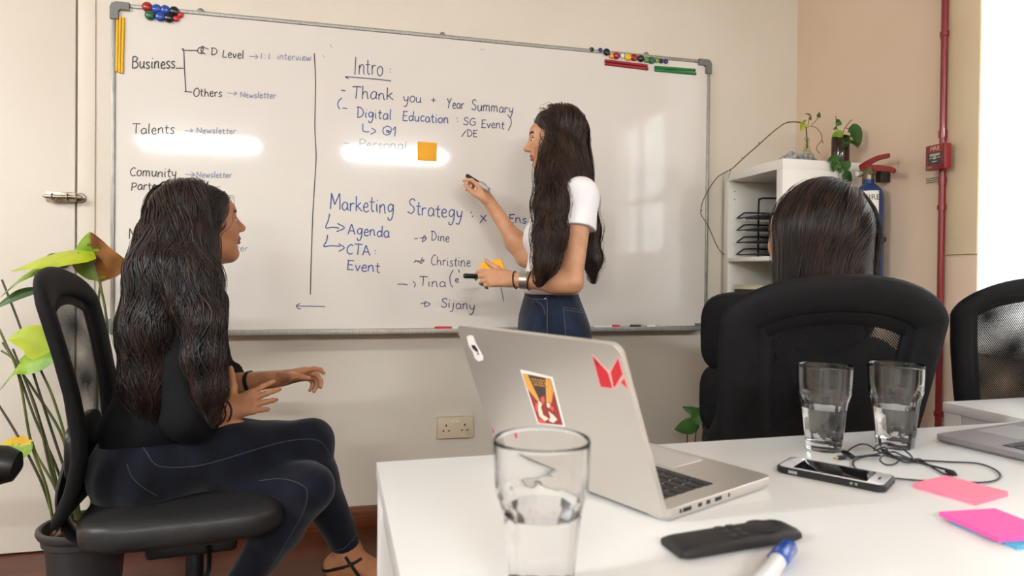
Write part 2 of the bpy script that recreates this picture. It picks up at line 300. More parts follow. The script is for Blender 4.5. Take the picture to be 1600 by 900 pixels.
# ---- handwriting: a hand-drawn single-stroke alphabet laid on the board face
G = {
 'B': (1.1, [[(.1, 1.7), (.08, .8), (.1, 0)], [(0, 1.6), (.5, 1.75), (.85, 1.45), (.6, 1.05), (.15, .95)], [(.15, .95), (.7, .95), (1, .5), (.7, .1), (.05, .02)]]),
 'D': (1.1, [[(.15, 1.65), (.12, 0)], [(-.05, 1.65), (.6, 1.6), (1.02, .9), (.7, .2), (.05, 0)]]),
 'L': (.9, [[(.15, 1.6), (.05, .1), (.4, .02), (.85, .12)]]),
 'O': (1.2, [[(.6, 1.6), (.15, 1.2), (.1, .4), (.5, 0), (1, .3), (1.1, 1.1), (.75, 1.6), (.5, 1.55)]]),
 'N': (1.2, [[(.1, 0), (.12, 1.5)], [(.12, 1.5), (1, .05)], [(1, .05), (1.08, 1.55)]]),
 'T': (1.1, [[(0, 1.6), (.6, 1.65), (1.2, 1.6)], [(.6, 1.63), (.55, .8), (.52, 0)]]),
 'C': (1.0, [[(.95, 1.45), (.6, 1.65), (.15, 1.1), (.12, .4), (.5, 0), (.95, .2)]]),
 'P': (1.0, [[(.12, 1.6), (.1, -.1)], [(0, 1.6), (.6, 1.65), (.95, 1.25), (.6, .8), (.12, .7)]]),
 'M': (1.5, [[(.1, 0), (.15, 1.7)], [(.15, 1.7), (.65, .5)], [(.65, .5), (1.25, 1.75)], [(1.25, 1.75), (1.4, 0)]]),
 'I': (.5, [[(.2, 1.7), (.15, 0)]]),
 'Y': (1.0, [[(.02, 1.6), (.45, .85)], [(.95, 1.7), (.45, .8), (.2, -.05)]]),
 'S': (.95, [[(.9, 1.4), (.6, 1.65), (.2, 1.4), (.3, 1.0), (.75, .7), (.8, .3), (.45, 0), (0, .2)]]),
 'G': (1.1, [[(1, 1.4), (.6, 1.6), (.15, 1.1), (.15, .35), (.55, 0), (1, .25), (1.02, .75), (.6, .75)]]),
 'E': (.95, [[(.2, 1.55), (.12, .8), (.15, .05)], [(0, 1.55), (.5, 1.58), (.95, 1.6)], [(.15, .85), (.75, .88)], [(.0, .05), (.5, .02), (.95, .08)]]),
 'Q': (1.15, [[(.6, 1.5), (.12, 1.1), (.15, .3), (.6, .05), (1, .4), (1, 1.2), (.6, 1.5)], [(.55, .9), (.5, .55), (.85, .45), (.6, .8), (.95, .6)]]),
 'A': (1.15, [[(0, 0), (.55, 1.65)], [(.55, 1.65), (1.05, 0)], [(.2, .55), (.95, .6)]]),
 '1': (.5, [[(0, 1.0), (.3, 1.55), (.28, 0)]]),
 'a': (.95, [[(.8, .85), (.45, 1), (.1, .6), (.2, .1), (.55, .05), (.8, .45), (.82, .9)], [(.82, .9), (.8, .3), (.95, .02)]]),
 'c': (.75, [[(.75, .85), (.45, 1), (.1, .6), (.2, .1), (.5, 0), (.78, .15)]]),
 'd': (.95, [[(.8, .7), (.5, .95), (.1, .6), (.2, .1), (.5, .02), (.8, .4)], [(.85, 1.8), (.8, .3), (.95, 0)]]),
 'e': (.8, [[(.12, .5), (.65, .6), (.6, .92), (.35, 1), (.1, .6), (.2, .1), (.5, 0), (.8, .18)]]),
 'g': (.95, [[(.8, .8), (.5, 1), (.12, .65), (.25, .2), (.6, .25), (.8, .7)], [(.85, 1), (.82, 0), (.6, -.7), (.2, -.75), (.15, -.45)]]),
 'h': (.95, [[(.15, 1.7), (.12, 0)], [(.12, .55), (.4, .98), (.7, .85), (.75, .4), (.85, 0)]]),
 'i': (.4, [[(.18, .95), (.15, .3), (.28, 0)], [(.2, 1.35), (.22, 1.45)]]),
 'j': (.5, [[(.3, .95), (.3, 0), (.15, -.6), (-.15, -.65)], [(.32, 1.35), (.33, 1.45)]]),
 'k': (.9, [[(.12, 1.7), (.1, 0)], [(.75, 1), (.15, .45)], [(.3, .55), (.85, 0)]]),
 'l': (.4, [[(.18, 1.75), (.14, .3), (.3, .02)]]),
 'm': (1.4, [[(.1, .95), (.1, 0)], [(.1, .6), (.35, .98), (.58, .8), (.6, 0)], [(.6, .6), (.9, .98), (1.15, .8), (1.2, .2), (1.32, 0)]]),
 'n': (.95, [[(.1, .95), (.1, 0)], [(.1, .55), (.4, .98), (.7, .85), (.74, .3), (.86, 0)]]),
 'o': (.9, [[(.45, 1), (.1, .65), (.15, .15), (.5, 0), (.8, .35), (.75, .85), (.4, 1)]]),
 'p': (.9, [[(.12, 1), (.08, -.75)], [(.1, .75), (.5, 1), (.82, .65), (.6, .1), (.12, .12)]]),
 'r': (.7, [[(.12, .95), (.12, 0)], [(.12, .55), (.35, .92), (.68, .9)]]),
 's': (.7, [[(.65, .85), (.4, 1), (.12, .78), (.35, .5), (.6, .28), (.4, 0), (.02, .12)]]),
 't': (.65, [[(.32, 1.5), (.28, .3), (.45, .02), (.62, .1)], [(0, 1), (.65, 1.02)]]),
 'u': (.95, [[(.1, .98), (.12, .25), (.4, 0), (.7, .3), (.78, .98)], [(.78, .98), (.78, .2), (.92, 0)]]),
 'v': (.8, [[(.05, .95), (.4, 0)], [(.4, 0), (.75, .98)]]),
 'w': (1.2, [[(.05, .95), (.3, .02), (.58, .8)], [(.58, .8), (.82, .02), (1.12, 1)]]),
 'y': (.9, [[(.08, .95), (.2, .3), (.5, .2), (.75, .5)], [(.8, .98), (.7, 0), (.4, -.75), (.05, -.7)]]),
 'x': (.8, [[(.05, .95), (.75, 0)], [(.75, 1), (.0, -.25)]]),
 ' ': (.6, []),
}
INK = {'black': mat('black marker ink', (52, 47, 44), .5), 'blue': mat('blue marker ink', (42, 74, 138), .5), 'light': mat('faded blue marker ink', (134, 136, 158), .5),
       'faint': mat('wiped grey ink', (170, 165, 160), .5), 'navy': mat('dark navy marker ink', (54, 62, 102), .5)}
def ink_mb(strokes, wpx=1.5):
    """strokes: lists of board points in survey pixels; every stroke becomes a thin ink ribbon on the board"""
    mb = MB()
    for si, st in enumerate(strokes):
        P = [ony(x, y, YBD) for x, y in st]; P = smooth_path(P, 5) if len(P) > 2 else [np.array(p) for p in P]
        P = np.array(P)[:, (0, 2)]; T = np.gradient(P, axis=0); T /= np.linalg.norm(T, axis=1)[:, None] + 1e-9
        Nn = np.stack((-T[:, 1], T[:, 0]), 1)*wpx*.00125; k = len(P); y = YBD - .0004 - .00003*si
        V = [(p[0], y, p[1]) for p in P + Nn] + [(p[0], y, p[1]) for p in P - Nn]
        mb.add(V, [(i, i + 1, k + i + 1, k + i) for i in range(k - 1)])
    return mb
def ink(strokes, colr, label, wpx=1.5):
    """strokes far apart become pieces of their own, the largest keeps the label"""
    G_ = []
    for st in strokes:
        b = [min(p[0] for p in st) - 3, min(p[1] for p in st) - 3, max(p[0] for p in st) + 3, max(p[1] for p in st) + 3]; S_ = [st]; rest = []
        for bb, ss in G_:
            if bb[0] < b[2] and b[0] < bb[2] and bb[1] < b[3] and b[1] < bb[3]: b = [min(b[0], bb[0]), min(b[1], bb[1]), max(b[2], bb[2]), max(b[3], bb[3])]; S_ = ss + S_
            else: rest.append((bb, ss))
        G_ = rest + [(b, S_)]
    G_.sort(key=lambda g: -len(g[1]))
    for i, (bb, ss) in enumerate(G_):
        o = ink_mb(ss, wpx).build('handwriting' if i == 0 else 'pen_stroke', INK[colr], board, ang=180)
        if i == 0: lab(o, label)
def word(txt, x0, y0, x1, y1, xh, colr, wpx=1.5, cap=1.0):
    """txt from (x0, y0) to (x1, y1) on its baseline, x-height xh"""
    rng = random.Random(hash_s(txt) + int(x0)); adv = []; x = 0
    for ch in txt: adv.append(x); x += G[ch][0] + .12
    sx = (x1 - x0)/x; out = []
    for ch, a in zip(txt, adv):
        jy = rng.uniform(-.08, .08)*xh; sc = rng.uniform(.92, 1.08); sl = rng.uniform(-.02, .08)
        for st in G[ch][1]:
            q = []
            for gx, gy in st:
                gy = gy*(cap if ch.isupper() else 1)*sc
                u = (a + gx + sl*gy + rng.uniform(-.03, .03))*sx; t = u/(x1 - x0)
                q.append((x0 + u, y0 + (y1 - y0)*t - gy*xh + jy))
            out.append(q)
    return out
def hash_s(t): return sum((i + 3)*ord(c) for i, c in enumerate(t))
K, B_ = 'black', 'blue'
ink(word('Business', 206, 107, 275, 107, 11, K), K, 'black handwriting reading Business', 1.7)
ink([[(275, 107), (281, 106.5), (287, 107)], [(284, 77), (287, 79), (288.5, 110), (290.5, 143)], [(285, 78.5), (296, 79), (308, 79)], [(288, 143), (300, 144)]], K, 'black bracket joining Business to its two branches', 1.5)
ink([[(319, 73), (311, 75), (309, 81), (314, 84), (320, 83)], [(313, 84), (318, 77), (316, 75), (314, 79), (321, 85)], [(315, 72), (321, 75), (326, 77)]] + word('D', 330, 86, 341, 86, 6.5, K) + word('Level', 348, 89, 382, 92, 7.5, K), K, 'black handwriting reading D Level', 1.4)
ink([[(389, 88), (396, 88.5), (403, 88.5)], [(399, 85), (403, 88.5), (399, 92)], [(409, 83), (408, 92)], [(414, 85.5), (414.3, 86.5)], [(414, 90.5), (414.3, 91.5)], [(421, 84), (420, 93)]] + word('interview', 433, 93, 487, 95, 6.2, 'light'), 'light', 'faded blue handwriting reading 1:1 interview', 1.3)
ink(word('Others', 302, 151, 348, 151, 7.8, K), K, 'black handwriting reading Others', 1.4)
ink([[(355, 145), (362, 146), (370, 146)], [(366, 143), (370, 146), (365, 149)], [(357, 151), (357.5, 152)]] + word('Newsletter', 375, 152, 432, 154, 5.4, 'light'), 'light', 'faded blue handwriting reading Newsletter beside Others', 1.3)
ink(word('Talents', 207, 209, 274, 209, 9, K), K, 'black handwriting reading Talents', 1.4)
ink([[(289, 204), (295, 204.5), (301, 204)], [(297, 201), (301, 204), (297, 207)]] + word('Newsletter', 307, 208, 370, 209, 5.4, 'light'), 'light', 'faded blue handwriting reading Newsletter beside Talents', 1.3)
ink(word('Comunity', 203, 275, 277, 277, 8.5, K, cap=.85), K, 'black handwriting reading Comunity', 1.4)
ink([[(289, 272), (297, 273), (304, 272.5)], [(299, 269), (304, 272.5), (299, 276)]] + word('Newsletter', 307, 277, 363, 278, 5.4, 'light'), 'light', 'faded blue handwriting reading Newsletter beside Comunity', 1.3)
ink(word('Partner', 205, 297, 262, 297, 7.6, K, cap=.9) + [[(238, 292), (242, 288), (243, 294), (247, 291)]], K, 'black handwriting reading Partner', 1.5)
ink(word('Min', 201, 373, 240, 374, 10.5, K), K, 'black handwriting reading Min, cut off by the seated woman', 1.5)
ink([[(366, 385), (374, 386)]] + word('er', 375, 392, 389, 392, 6, 'light'), 'light', 'faded blue handwriting ending in er by the seated woman', 1.3)
ink([[(491, 83), (492.5, 110), (493, 140), (492, 200), (494, 240), (493, 265), (489, 330), (486.5, 400), (485, 460)]], K, 'long black line dividing the board in two columns', 1.5)
ink(word('Intro', 553, 116, 600, 118, 15.5, 'navy', cap=1.05) + [[(609.5, 107), (610, 108.5)], [(609.5, 112), (610, 113.5)], [(545, 123), (540, 120), (560, 121.5), (590, 124), (611, 126.5)]], 'navy', 'dark blue handwriting reading Intro with an underline', 1.5)
ink([[(533, 141), (540, 142)]] + word('Thank', 550, 155, 616, 156, 11.5, 'navy'), 'navy', 'dark blue handwriting reading Thank', 1.6)
ink(word('you', 630, 159, 660, 161, 9.5, 'navy') + [[(674, 156), (681, 157)], [(677.5, 152.5), (677, 160)]], 'navy', 'dark blue handwriting reading you and a plus sign', 1.5)
ink(word('Year', 699, 168, 726, 171, 9, 'navy', cap=1.05), 'navy', 'dark blue handwriting reading Year', 1.5)
ink(word('Summary', 737, 172, 803, 177, 9, 'navy', cap=1.05), 'navy', 'dark blue handwriting reading Summary', 1.5)
ink([[(534.5, 153), (529, 158), (528, 165), (531, 171)], [(535, 169), (543, 169.5)]] + word('Digital', 558, 183, 613, 187, 9.5, B_, cap=1.05), B_, 'blue handwriting reading Digital', 1.6)
ink(word('Education', 629, 188, 702, 193, 8.8, B_) + [[(714, 184), (714.4, 185.5)], [(715, 189), (715.3, 190.5)]], B_, 'blue handwriting reading Education', 1.6)
ink(word('SG', 724, 195, 744, 196, 7.5, 'navy') + word('Event', 752, 199, 789, 202, 8.2, 'navy') + [[(793, 179), (798, 186), (798.5, 194), (794, 204)]], 'navy', 'dark blue handwriting reading SG Event', 1.5)
ink([[(567, 193), (567, 204), (571, 206), (577, 206)], [(580.5, 200), (587, 205), (579, 210)]] + word('Q1', 597, 211, 621, 213, 9.5, B_), B_, 'blue handwriting reading Q1 after an arrow', 1.5)
ink([[(728, 204), (721, 214)]] + word('DE', 730, 214, 747, 214, 6.5, 'navy'), 'navy', 'dark blue handwriting reading DE', 1.5)
ink([[(537, 223.5), (546, 224)]] + word('Personal', 561, 231, 637, 235, 8.5, 'faint'), 'faint', 'wiped grey handwriting reading Personal', 1.5)
ink(word('Marketing', 515, 327, 617, 334, 14, B_, cap=1.12), B_, 'blue handwriting reading Marketing', 1.7)
ink(word('Strategy', 637, 334, 724, 342, 13, B_, cap=1.1) + [[(736, 331), (736.5, 333)], [(738, 337), (738.5, 339)]], B_, 'blue handwriting reading Strategy', 1.7)
ink(word('x', 750, 346, 762, 346, 10, B_) + word('Ens', 794, 348, 824, 349, 8.5, B_), B_, 'blue handwriting half hidden by the raised forearm', 1.7)
ink([[(515, 334), (513, 344), (509, 356), (520, 355), (530, 356.5)], [(527, 349), (538, 356), (526, 362)]] + word('Agenda', 544, 366, 610, 371, 10, B_), B_, 'blue handwriting reading Agenda after a hooked arrow', 1.7)
ink([[(512, 367), (510, 377), (506, 385), (518, 384), (532, 385)], [(529, 381), (538, 387), (529, 393)]] + word('CTA', 541, 397, 580, 399, 9.5, B_) + [[(586, 391), (586.4, 392.5)], [(586.5, 395.5), (587, 397)]], B_, 'blue handwriting reading CTA after a hooked arrow', 1.7)
ink(word('Event', 542, 421, 595, 426, 10, B_), B_, 'blue handwriting reading Event under CTA', 1.7)
ink([[(647, 373), (653, 372.5)], [(656, 372), (664, 371.5), (666, 373), (660, 378), (663, 368), (666, 373)]] + word('Dine', 674, 376, 703, 378, 8.5, 'navy'), 'navy', 'dark blue handwriting reading Dine after an arrow', 1.4)
ink([[(646, 410), (652, 408), (656, 411)], [(648, 407), (656, 408), (663, 406), (657, 412), (660, 402)]] + word('Christine', 673, 414, 736, 417, 9, 'navy', cap=1.1), 'navy', 'dark blue handwriting reading Christine after an arrow', 1.3)
ink([[(621, 444), (629, 444), (637, 445)], [(645, 439), (649, 444), (647, 449)]] + word('Tina', 655, 447, 698, 449, 8.5, 'navy', cap=1.05) + [[(708, 422), (703, 432), (704, 444), (708, 449)], [(716, 421), (718, 426)]] + word('e', 711, 441, 718, 441, 6, 'navy'), 'navy', 'dark blue handwriting reading Tina', 1.4)
ink([[(657, 475), (662, 473.5), (666, 475)], [(664, 471), (672, 475), (664, 479), (664, 471)]] + word('Sijany', 689, 480, 743, 485, 8.5, 'navy', cap=1.05), 'navy', 'dark blue handwriting reading Sijany after an arrow', 1.4)
ink([[(508, 479), (486, 478.5), (463, 478)], [(469, 474), (463, 478), (467, 482.5), (470, 482)]], 'navy', 'blue arrow pointing left near the board bottom', 1.3)
ink([[(782, 447), (784.5, 458), (787, 471)]], K, 'short black stroke below the wrist', 1.2)
ink([[(516, 69), (519, 75)], [(503.5, 86), (508, 91)], [(750, 77.5), (757, 77)]], 'faint', 'stray grey marks near the board top', 1.3)

# ---- magnets, magnetic strips, note, markers on the pen tray
def magnet(px, py, r, col, label, grp):
    p = ony(px, py, YBD)
    mb = MB().lathe([(r*.86, 0), (r, r*.25), (r*.97, r*.55), (r*.8, r*.8), (r*.45, r*.97), (.0001, r)], 24, (p[0], YBD, p[2]), R=rotm(math.pi/2))
    return tag(mb.build('round_magnet', mat('magnet plastic %d %d %d' % col, col, .18, coat=.3), origin=(p[0], YBD, p[2])), label, 'magnet', grp)
RED, BLU, BLK, GRN, NAV, LGR = (150, 32, 34), (38, 74, 158), (30, 28, 30), (34, 92, 62), (50, 46, 108), (104, 158, 50)
gl, gr = 'round magnets at the top left of the board', 'round magnets at the top right of the board'
for a in ((231, 12, .0185, RED, 'large dark red round magnet, topmost left of the cluster near the yellow strips'), (245.5, 15, .0175, BLU, 'large blue round magnet, first right of the dark red one in the left cluster'),
          (259, 16.5, .0175, BLU, 'large blue round magnet, left of the upper black one in the left cluster'), (273, 18.5, .0175, BLK, 'large black round magnet, upper row of the left cluster'),
          (282, 24, .011, (196, 40, 44), 'small red round magnet, rightmost of the left cluster'), (235, 25, .0175, GRN, 'large green round magnet, lower row of the left cluster'),
          (251, 27, .0175, BLU, 'large blue round magnet, lower row beside the green one'), (264.5, 29, .0175, BLK, 'large black round magnet, lower row of the left cluster'),
          (275.5, 29.5, .011, (196, 40, 44), 'small red round magnet, beside the lower black one in the left cluster')): magnet(*a, gl)
for a in ((924, 78, .0105, BLK, 'small black round magnet, leftmost of the right row'), (937.5, 79, .0105, NAV, 'small navy round magnet, second from the left of the right row'),
          (947, 82, .0155, BLK, 'large black round magnet, left of the orange one'), (955, 88.5, .011, (232, 140, 52), 'small orange round magnet in the right row'),
          (962.5, 87.5, .0155, RED, 'large dark red round magnet, between the orange and the white one'), (972, 88, .010, (232, 224, 220), 'small white round magnet in the right row'),
          (980.5, 90, .0155, (226, 184, 34), 'large yellow round magnet in the right row'), (990, 90.5, .0155, RED, 'large dark red round magnet, right of the yellow one'),
          (1000.5, 92, .0155, BLK, 'large black round magnet, right of two red ones'), (1009.5, 94.5, .011, LGR, 'small light green round magnet, left of the dark green one'),
          (1017, 95, .0155, GRN, 'large dark green round magnet in the right row'), (1026, 95, .0105, LGR, 'small light green round magnet, right of the dark green one'),
          (1032.5, 96, .0105, BLK, 'small black round magnet, second from the right end'), (1040, 96.5, .0105, NAV, 'small navy round magnet, rightmost of the right row')): magnet(*a, gr)
def strip(a, b, off, wpx, col, label, grp):
    A, Bp = ony(*a, YBD), ony(*b, YBD); d = unit(Bp - A); n = np.array((-d[2], 0, d[0])); wd = wpx
    prof = [(-wd/2, 0), (-wd/2*.95, .004), (-wd/4, .007), (wd/4, .007), (wd/2*.95, .004), (wd/2, 0)]
    mb = MB(); k = len(prof); V = [A + n*(u + off) + np.array((0, -1, 0))*h for u, h in prof] + [Bp + n*(u + off) + np.array((0, -1, 0))*h for u, h in prof]
    mb.add(V, [(i, i + 1, k + i + 1, k + i) for i in range(k - 1)] + [tuple(range(k)), tuple(range(k, 2*k))[::-1], (0, k, 2*k - 1, k - 1)])
    return tag(mb.build('magnetic_strip', mat('strip %d %d %d' % col, col, .4)), label, 'magnetic strip', grp)
yl = (222, 172, 22)
strip((184, 25.5), (182.5, 112), 0, .0095, yl, 'yellow magnetic strip, outer left one beside the board frame', 'yellow magnetic strips')
strip((188.5, 27.5), (186.8, 114), 0, .0095, yl, 'yellow magnetic strip, middle one of three upright strips', 'yellow magnetic strips')
strip((193.5, 27.5), (191, 115), 0, .0095, yl, 'yellow magnetic strip, inner right one nearest the handwriting', 'yellow magnetic strips')
strip((944.5, 95), (1011, 103), 0, .0125, (146, 34, 38), 'dark red magnetic strip, upper of two under the magnets', 'red magnetic strips')
strip((944.5, 99.8), (1012, 108), 0, .0125, (146, 34, 38), 'dark red magnetic strip, lower of two under the magnets', 'red magnetic strips')
strip((1022.5, 105), (1086, 110), 0, .0125, (36, 116, 56), 'green magnetic strip, upper of two near the right corner', 'green magnetic strips')
strip((1022.5, 109.5), (1087, 115.5), 0, .0125, (36, 116, 56), 'green magnetic strip, lower of two near the right corner', 'green magnetic strips')
M_ORANGE = mat('orange note paper', (240, 172, 40), .7)
def pad(corners, t, m, name, label, cat, N=None, grp=None, lift=0):
    A = [np.array(c, float) for c in corners]; n = unit(np.cross(A[1] - A[0], A[3] - A[0])) if N is None else np.array(N)
    mb = MB(); Bt = [p + n*t for p in A]; mb.add(A + Bt, [(3, 2, 1, 0), (4, 5, 6, 7)] + [(i, (i + 1) % 4, 4 + (i + 1) % 4, 4 + i) for i in range(4)])
    return tag(mb.build(name, m), label, cat, grp)
q = [ony(x, y, YBD) for x, y in ((652.5, 221.5), (682.5, 223.5), (682.5, 252), (652, 250.5))]
pad(q, .004, M_ORANGE, 'sticky_note', 'square orange sticky note stuck on the whiteboard near the writing', 'sticky note', (0, -1, 0))
def marker(A, Bp, r, body, cap, label, grp=None, capf=.38, nib=None, name='marker_pen'):
    A, Bp = np.array(A, float), np.array(Bp, float); d = Bp - A; L = np.linalg.norm(d); mid = (A + Bp)/2; mid[2] = min(A[2], Bp[2]) - r
    t = thing(name, label, 'marker', mid, group=grp)
    P = lambda f: A + d*f
    MB().tube([P(0), P(.01), P(.02), P(capf - .12), P(capf - .02), P(capf)], [r*.6, r*.93, r, r, r*.96, r*.8], 18).build('cap', cap, t)
    MB().tube([P(capf), P(capf + .01), P(.96), P(.985), P(1)], [r*.8, r*.92, r*.92, r*.85, r*.5], 18).build('barrel', body, t)
    return t
M_PLW = mat('white marker barrel', (228, 224, 218), .35); M_PLR = mat('red plastic cap', (204, 44, 36), .3); M_PLB = mat('black plastic cap', (34, 32, 34), .35); M_PLG = mat('grey marker barrel', (176, 174, 172), .35)
ytr = -.072; zt = BZ0 + .008 + .0085
def tray_marker(xa, xb, body, cap, label, r=.0085, capf=.38):
    A, Bp = ony(xa, 515, ytr), ony(xb, 515, ytr); A[2] = Bp[2] = zt
    marker(A, Bp, r, body, cap, label, 'markers on the pen tray', capf)
tray_marker(679, 728, M_PLW, M_PLR, 'red capped white marker on the tray, left of the laptop lid', capf=.55)
tray_marker(968, 926, M_PLW, M_PLR, 'white marker with red cap on the tray, right behind the standing woman', capf=.3)
tray_marker(985, 1006, M_PLG, M_PLB, 'black capped marker on the tray, nearer the right end', capf=.75)
tray_marker(1032, 1010, M_PLW, M_PLG, 'pale grey marker, rightmost on the pen tray', capf=.4)
# ------------------------------------------------------------------ tables
TZ = .735
M_TOP = add_noise(mat('white laminate', rough=.3, spec=.5), (236, 234, 230), (240, 238, 235), 1.2, 2)
M_LEG = mat('white powder coated steel', (226, 224, 220), .4)
def desk(name, label, x0, x1, y0, y1, z, rz, pivot, beam=.5):
    t = thing(name, label, 'table', ((x0 + x1)/2, (y0 + y1)/2, 0)); R = rotz(rz); pv = np.array((*pivot, 0))
    def put(mb, nm, m):
        V = (np.array(mb.v) - pv) @ R.T + pv; mb.v = [tuple(v) for v in V]; return mb.build(nm, m, t)
    put(MB().box(((x0 + x1)/2, (y0 + y1)/2, z - .0115), (x1 - x0, y1 - y0, .023), bev=.0015), 'table_top', M_TOP)
    for x in (x0 + .022, x1 - .022):
        for y in (y0 + .022, y1 - .022): put(MB().box((x, y, (z - .023)/2), (.04, .04, z - .023), bev=.003), 'leg', M_LEG)
    for x in (x0 + .022, x1 - .022): put(MB().box((x, (y0 + y1)/2, z - .048), (.03, y1 - y0 - .084, .05), bev=.002), 'apron', M_LEG)
    put(MB().box(((x0 + x1)/2, y0 + (y1 - y0)*beam, z - .048), (x1 - x0 - .05, .03, .05), bev=.002), 'beam', M_LEG)
    return t
desk('meeting_table', 'large white table carrying the laptops and glasses', .038, 1.84, -2.49, -1.69, TZ, math.radians(1.2), (.038, -1.69), .12)
desk('side_desk', 'narrow white desk standing against the far side of the big table', 1.367, 1.95, -1.645, -1.409, .722, math.radians(1.8), (1.367, -1.409))

# ------------------------------------------------------------------ office chairs
M_CHBLK = add_noise(mat('black chair fabric', rough=.75, spec=.25), (15, 14, 15), (20, 19, 20), 60, 2, bump=.15, bscale=900, dist=.0006)
M_VINYL = add_noise(mat('black seat vinyl', rough=.42, spec=.4), (34, 32, 32), (42, 40, 39), 9, 3, bump=.25, bscale=40, dist=.003)
M_CHPL = mat('black chair plastic', (20, 19, 20), .38)
M_CHMET = mat('dark grey steel', (64, 62, 60), .35, .6)
M_WHEEL = add_noise(mat('dusty caster plastic', rough=.5), (52, 50, 50), (110, 104, 98), 60, 4)
def mesh_mat():
    m = mat('black chair mesh', (16, 15, 16), .6, spec=.3); nt, N, L, b = nodes(m)
    uv = N.new('ShaderNodeUVMap'); sx = N.new('ShaderNodeSeparateXYZ'); L.new(uv.outputs[0], sx.inputs[0])
    def wave(sock, k, off=0):
        a = N.new('ShaderNodeMath'); a.operation = 'MULTIPLY'; a.inputs[1].default_value = k; L.new(sock, a.inputs[0])
        s = N.new('ShaderNodeMath'); s.operation = 'SINE'; L.new(a.outputs[0], s.inputs[0]); return s.outputs[0]
    p = N.new('ShaderNodeMath'); p.operation = 'MULTIPLY'; L.new(wave(sx.outputs[0], 2*math.pi/.0056), p.inputs[0]); L.new(wave(sx.outputs[1], 2*math.pi/.0056), p.inputs[1])
    g = N.new('ShaderNodeMath'); g.operation = 'GREATER_THAN'; g.inputs[1].default_value = .08; L.new(p.outputs[0], g.inputs[0])
    t = N.new('ShaderNodeBsdfTransparent'); ms = N.new('ShaderNodeMixShader'); L.new(g.outputs[0], ms.inputs[0]); L.new(b.outputs[0], ms.inputs[1]); L.new(t.outputs[0], ms.inputs[2])
    L.new(ms.outputs[0], N['Material Output'].inputs[0]); return m
M_MESH = mesh_mat()
_pz = [.36, .42, .48, .55, .62, .72, .82, .92, 1.0, 1.05]; _px = [-.065, -.04, -.016, 0, .002, -.012, -.034, -.060, -.083, -.098]
_wz = [.36, .45, .55, .65, .75, .85, .93, 1.05]; _wx = [.150, .165, .185, .200, .214, .226, .231, .231]
def bsurf(u, z, d=0): return np.array((-.245 + np.interp(z, _pz, _px) + .35*u*u + d, u, z))
def outline(tp=0):
    """closed outline of the backrest, (u, z): arched top, sides drawn in towards the seat by tp"""
    wz = lambda z: np.interp(z, _wz, _wx)*(1 - tp*min(1, max(0, (.93 - z)/.4))); R = []
    for q in np.linspace(0, math.pi/2, 14): R.append((wz(.925)*math.cos(q)**.92, .925 + .097*math.sin(q)**1.05))
    R = R[::-1]
    for z in np.linspace(.905, .45, 18): R.append((wz(z), z))
    for q in np.linspace(0, math.pi/2, 8)[1:]: R.append((wz(.44) - .055*(1 - math.cos(q)), .44 - .055*math.sin(q)))
    R.append((wz(.44)*.35, .383)); o = np.array(R[::-1]); return np.concatenate((o, (o*(-1, 1))[::-1][1:]))   # counter-clockwise from the foot
def inset(o, d):
    T = np.roll(o, -1, 0) - np.roll(o, 1, 0); T /= np.linalg.norm(T, axis=1)[:, None] + 1e-9
    return o + np.stack((-T[:, 1], T[:, 0]), 1)*d
def ring(mb, o_out, o_in, th, m=0):
    """padded band between two outlines, th thick"""
    n = len(o_out); K = 10; V = []
    for i in range(n):
        for j in range(K):
            q = 2*math.pi*j/K; f = .5 - .5*math.cos(q); uv = o_out[i]*(1 - f) + o_in[i]*f
            V.append(bsurf(uv[0], uv[1], th*math.sin(q)*(abs(math.sin(q))**-.35 if abs(math.sin(q)) > 1e-6 else 0)))
    F = [(i*K + j, i*K + (j + 1) % K, ((i + 1) % n)*K + (j + 1) % K, ((i + 1) % n)*K + j) for i in range(n) for j in range(K)]
    mb.add(V, F, m)
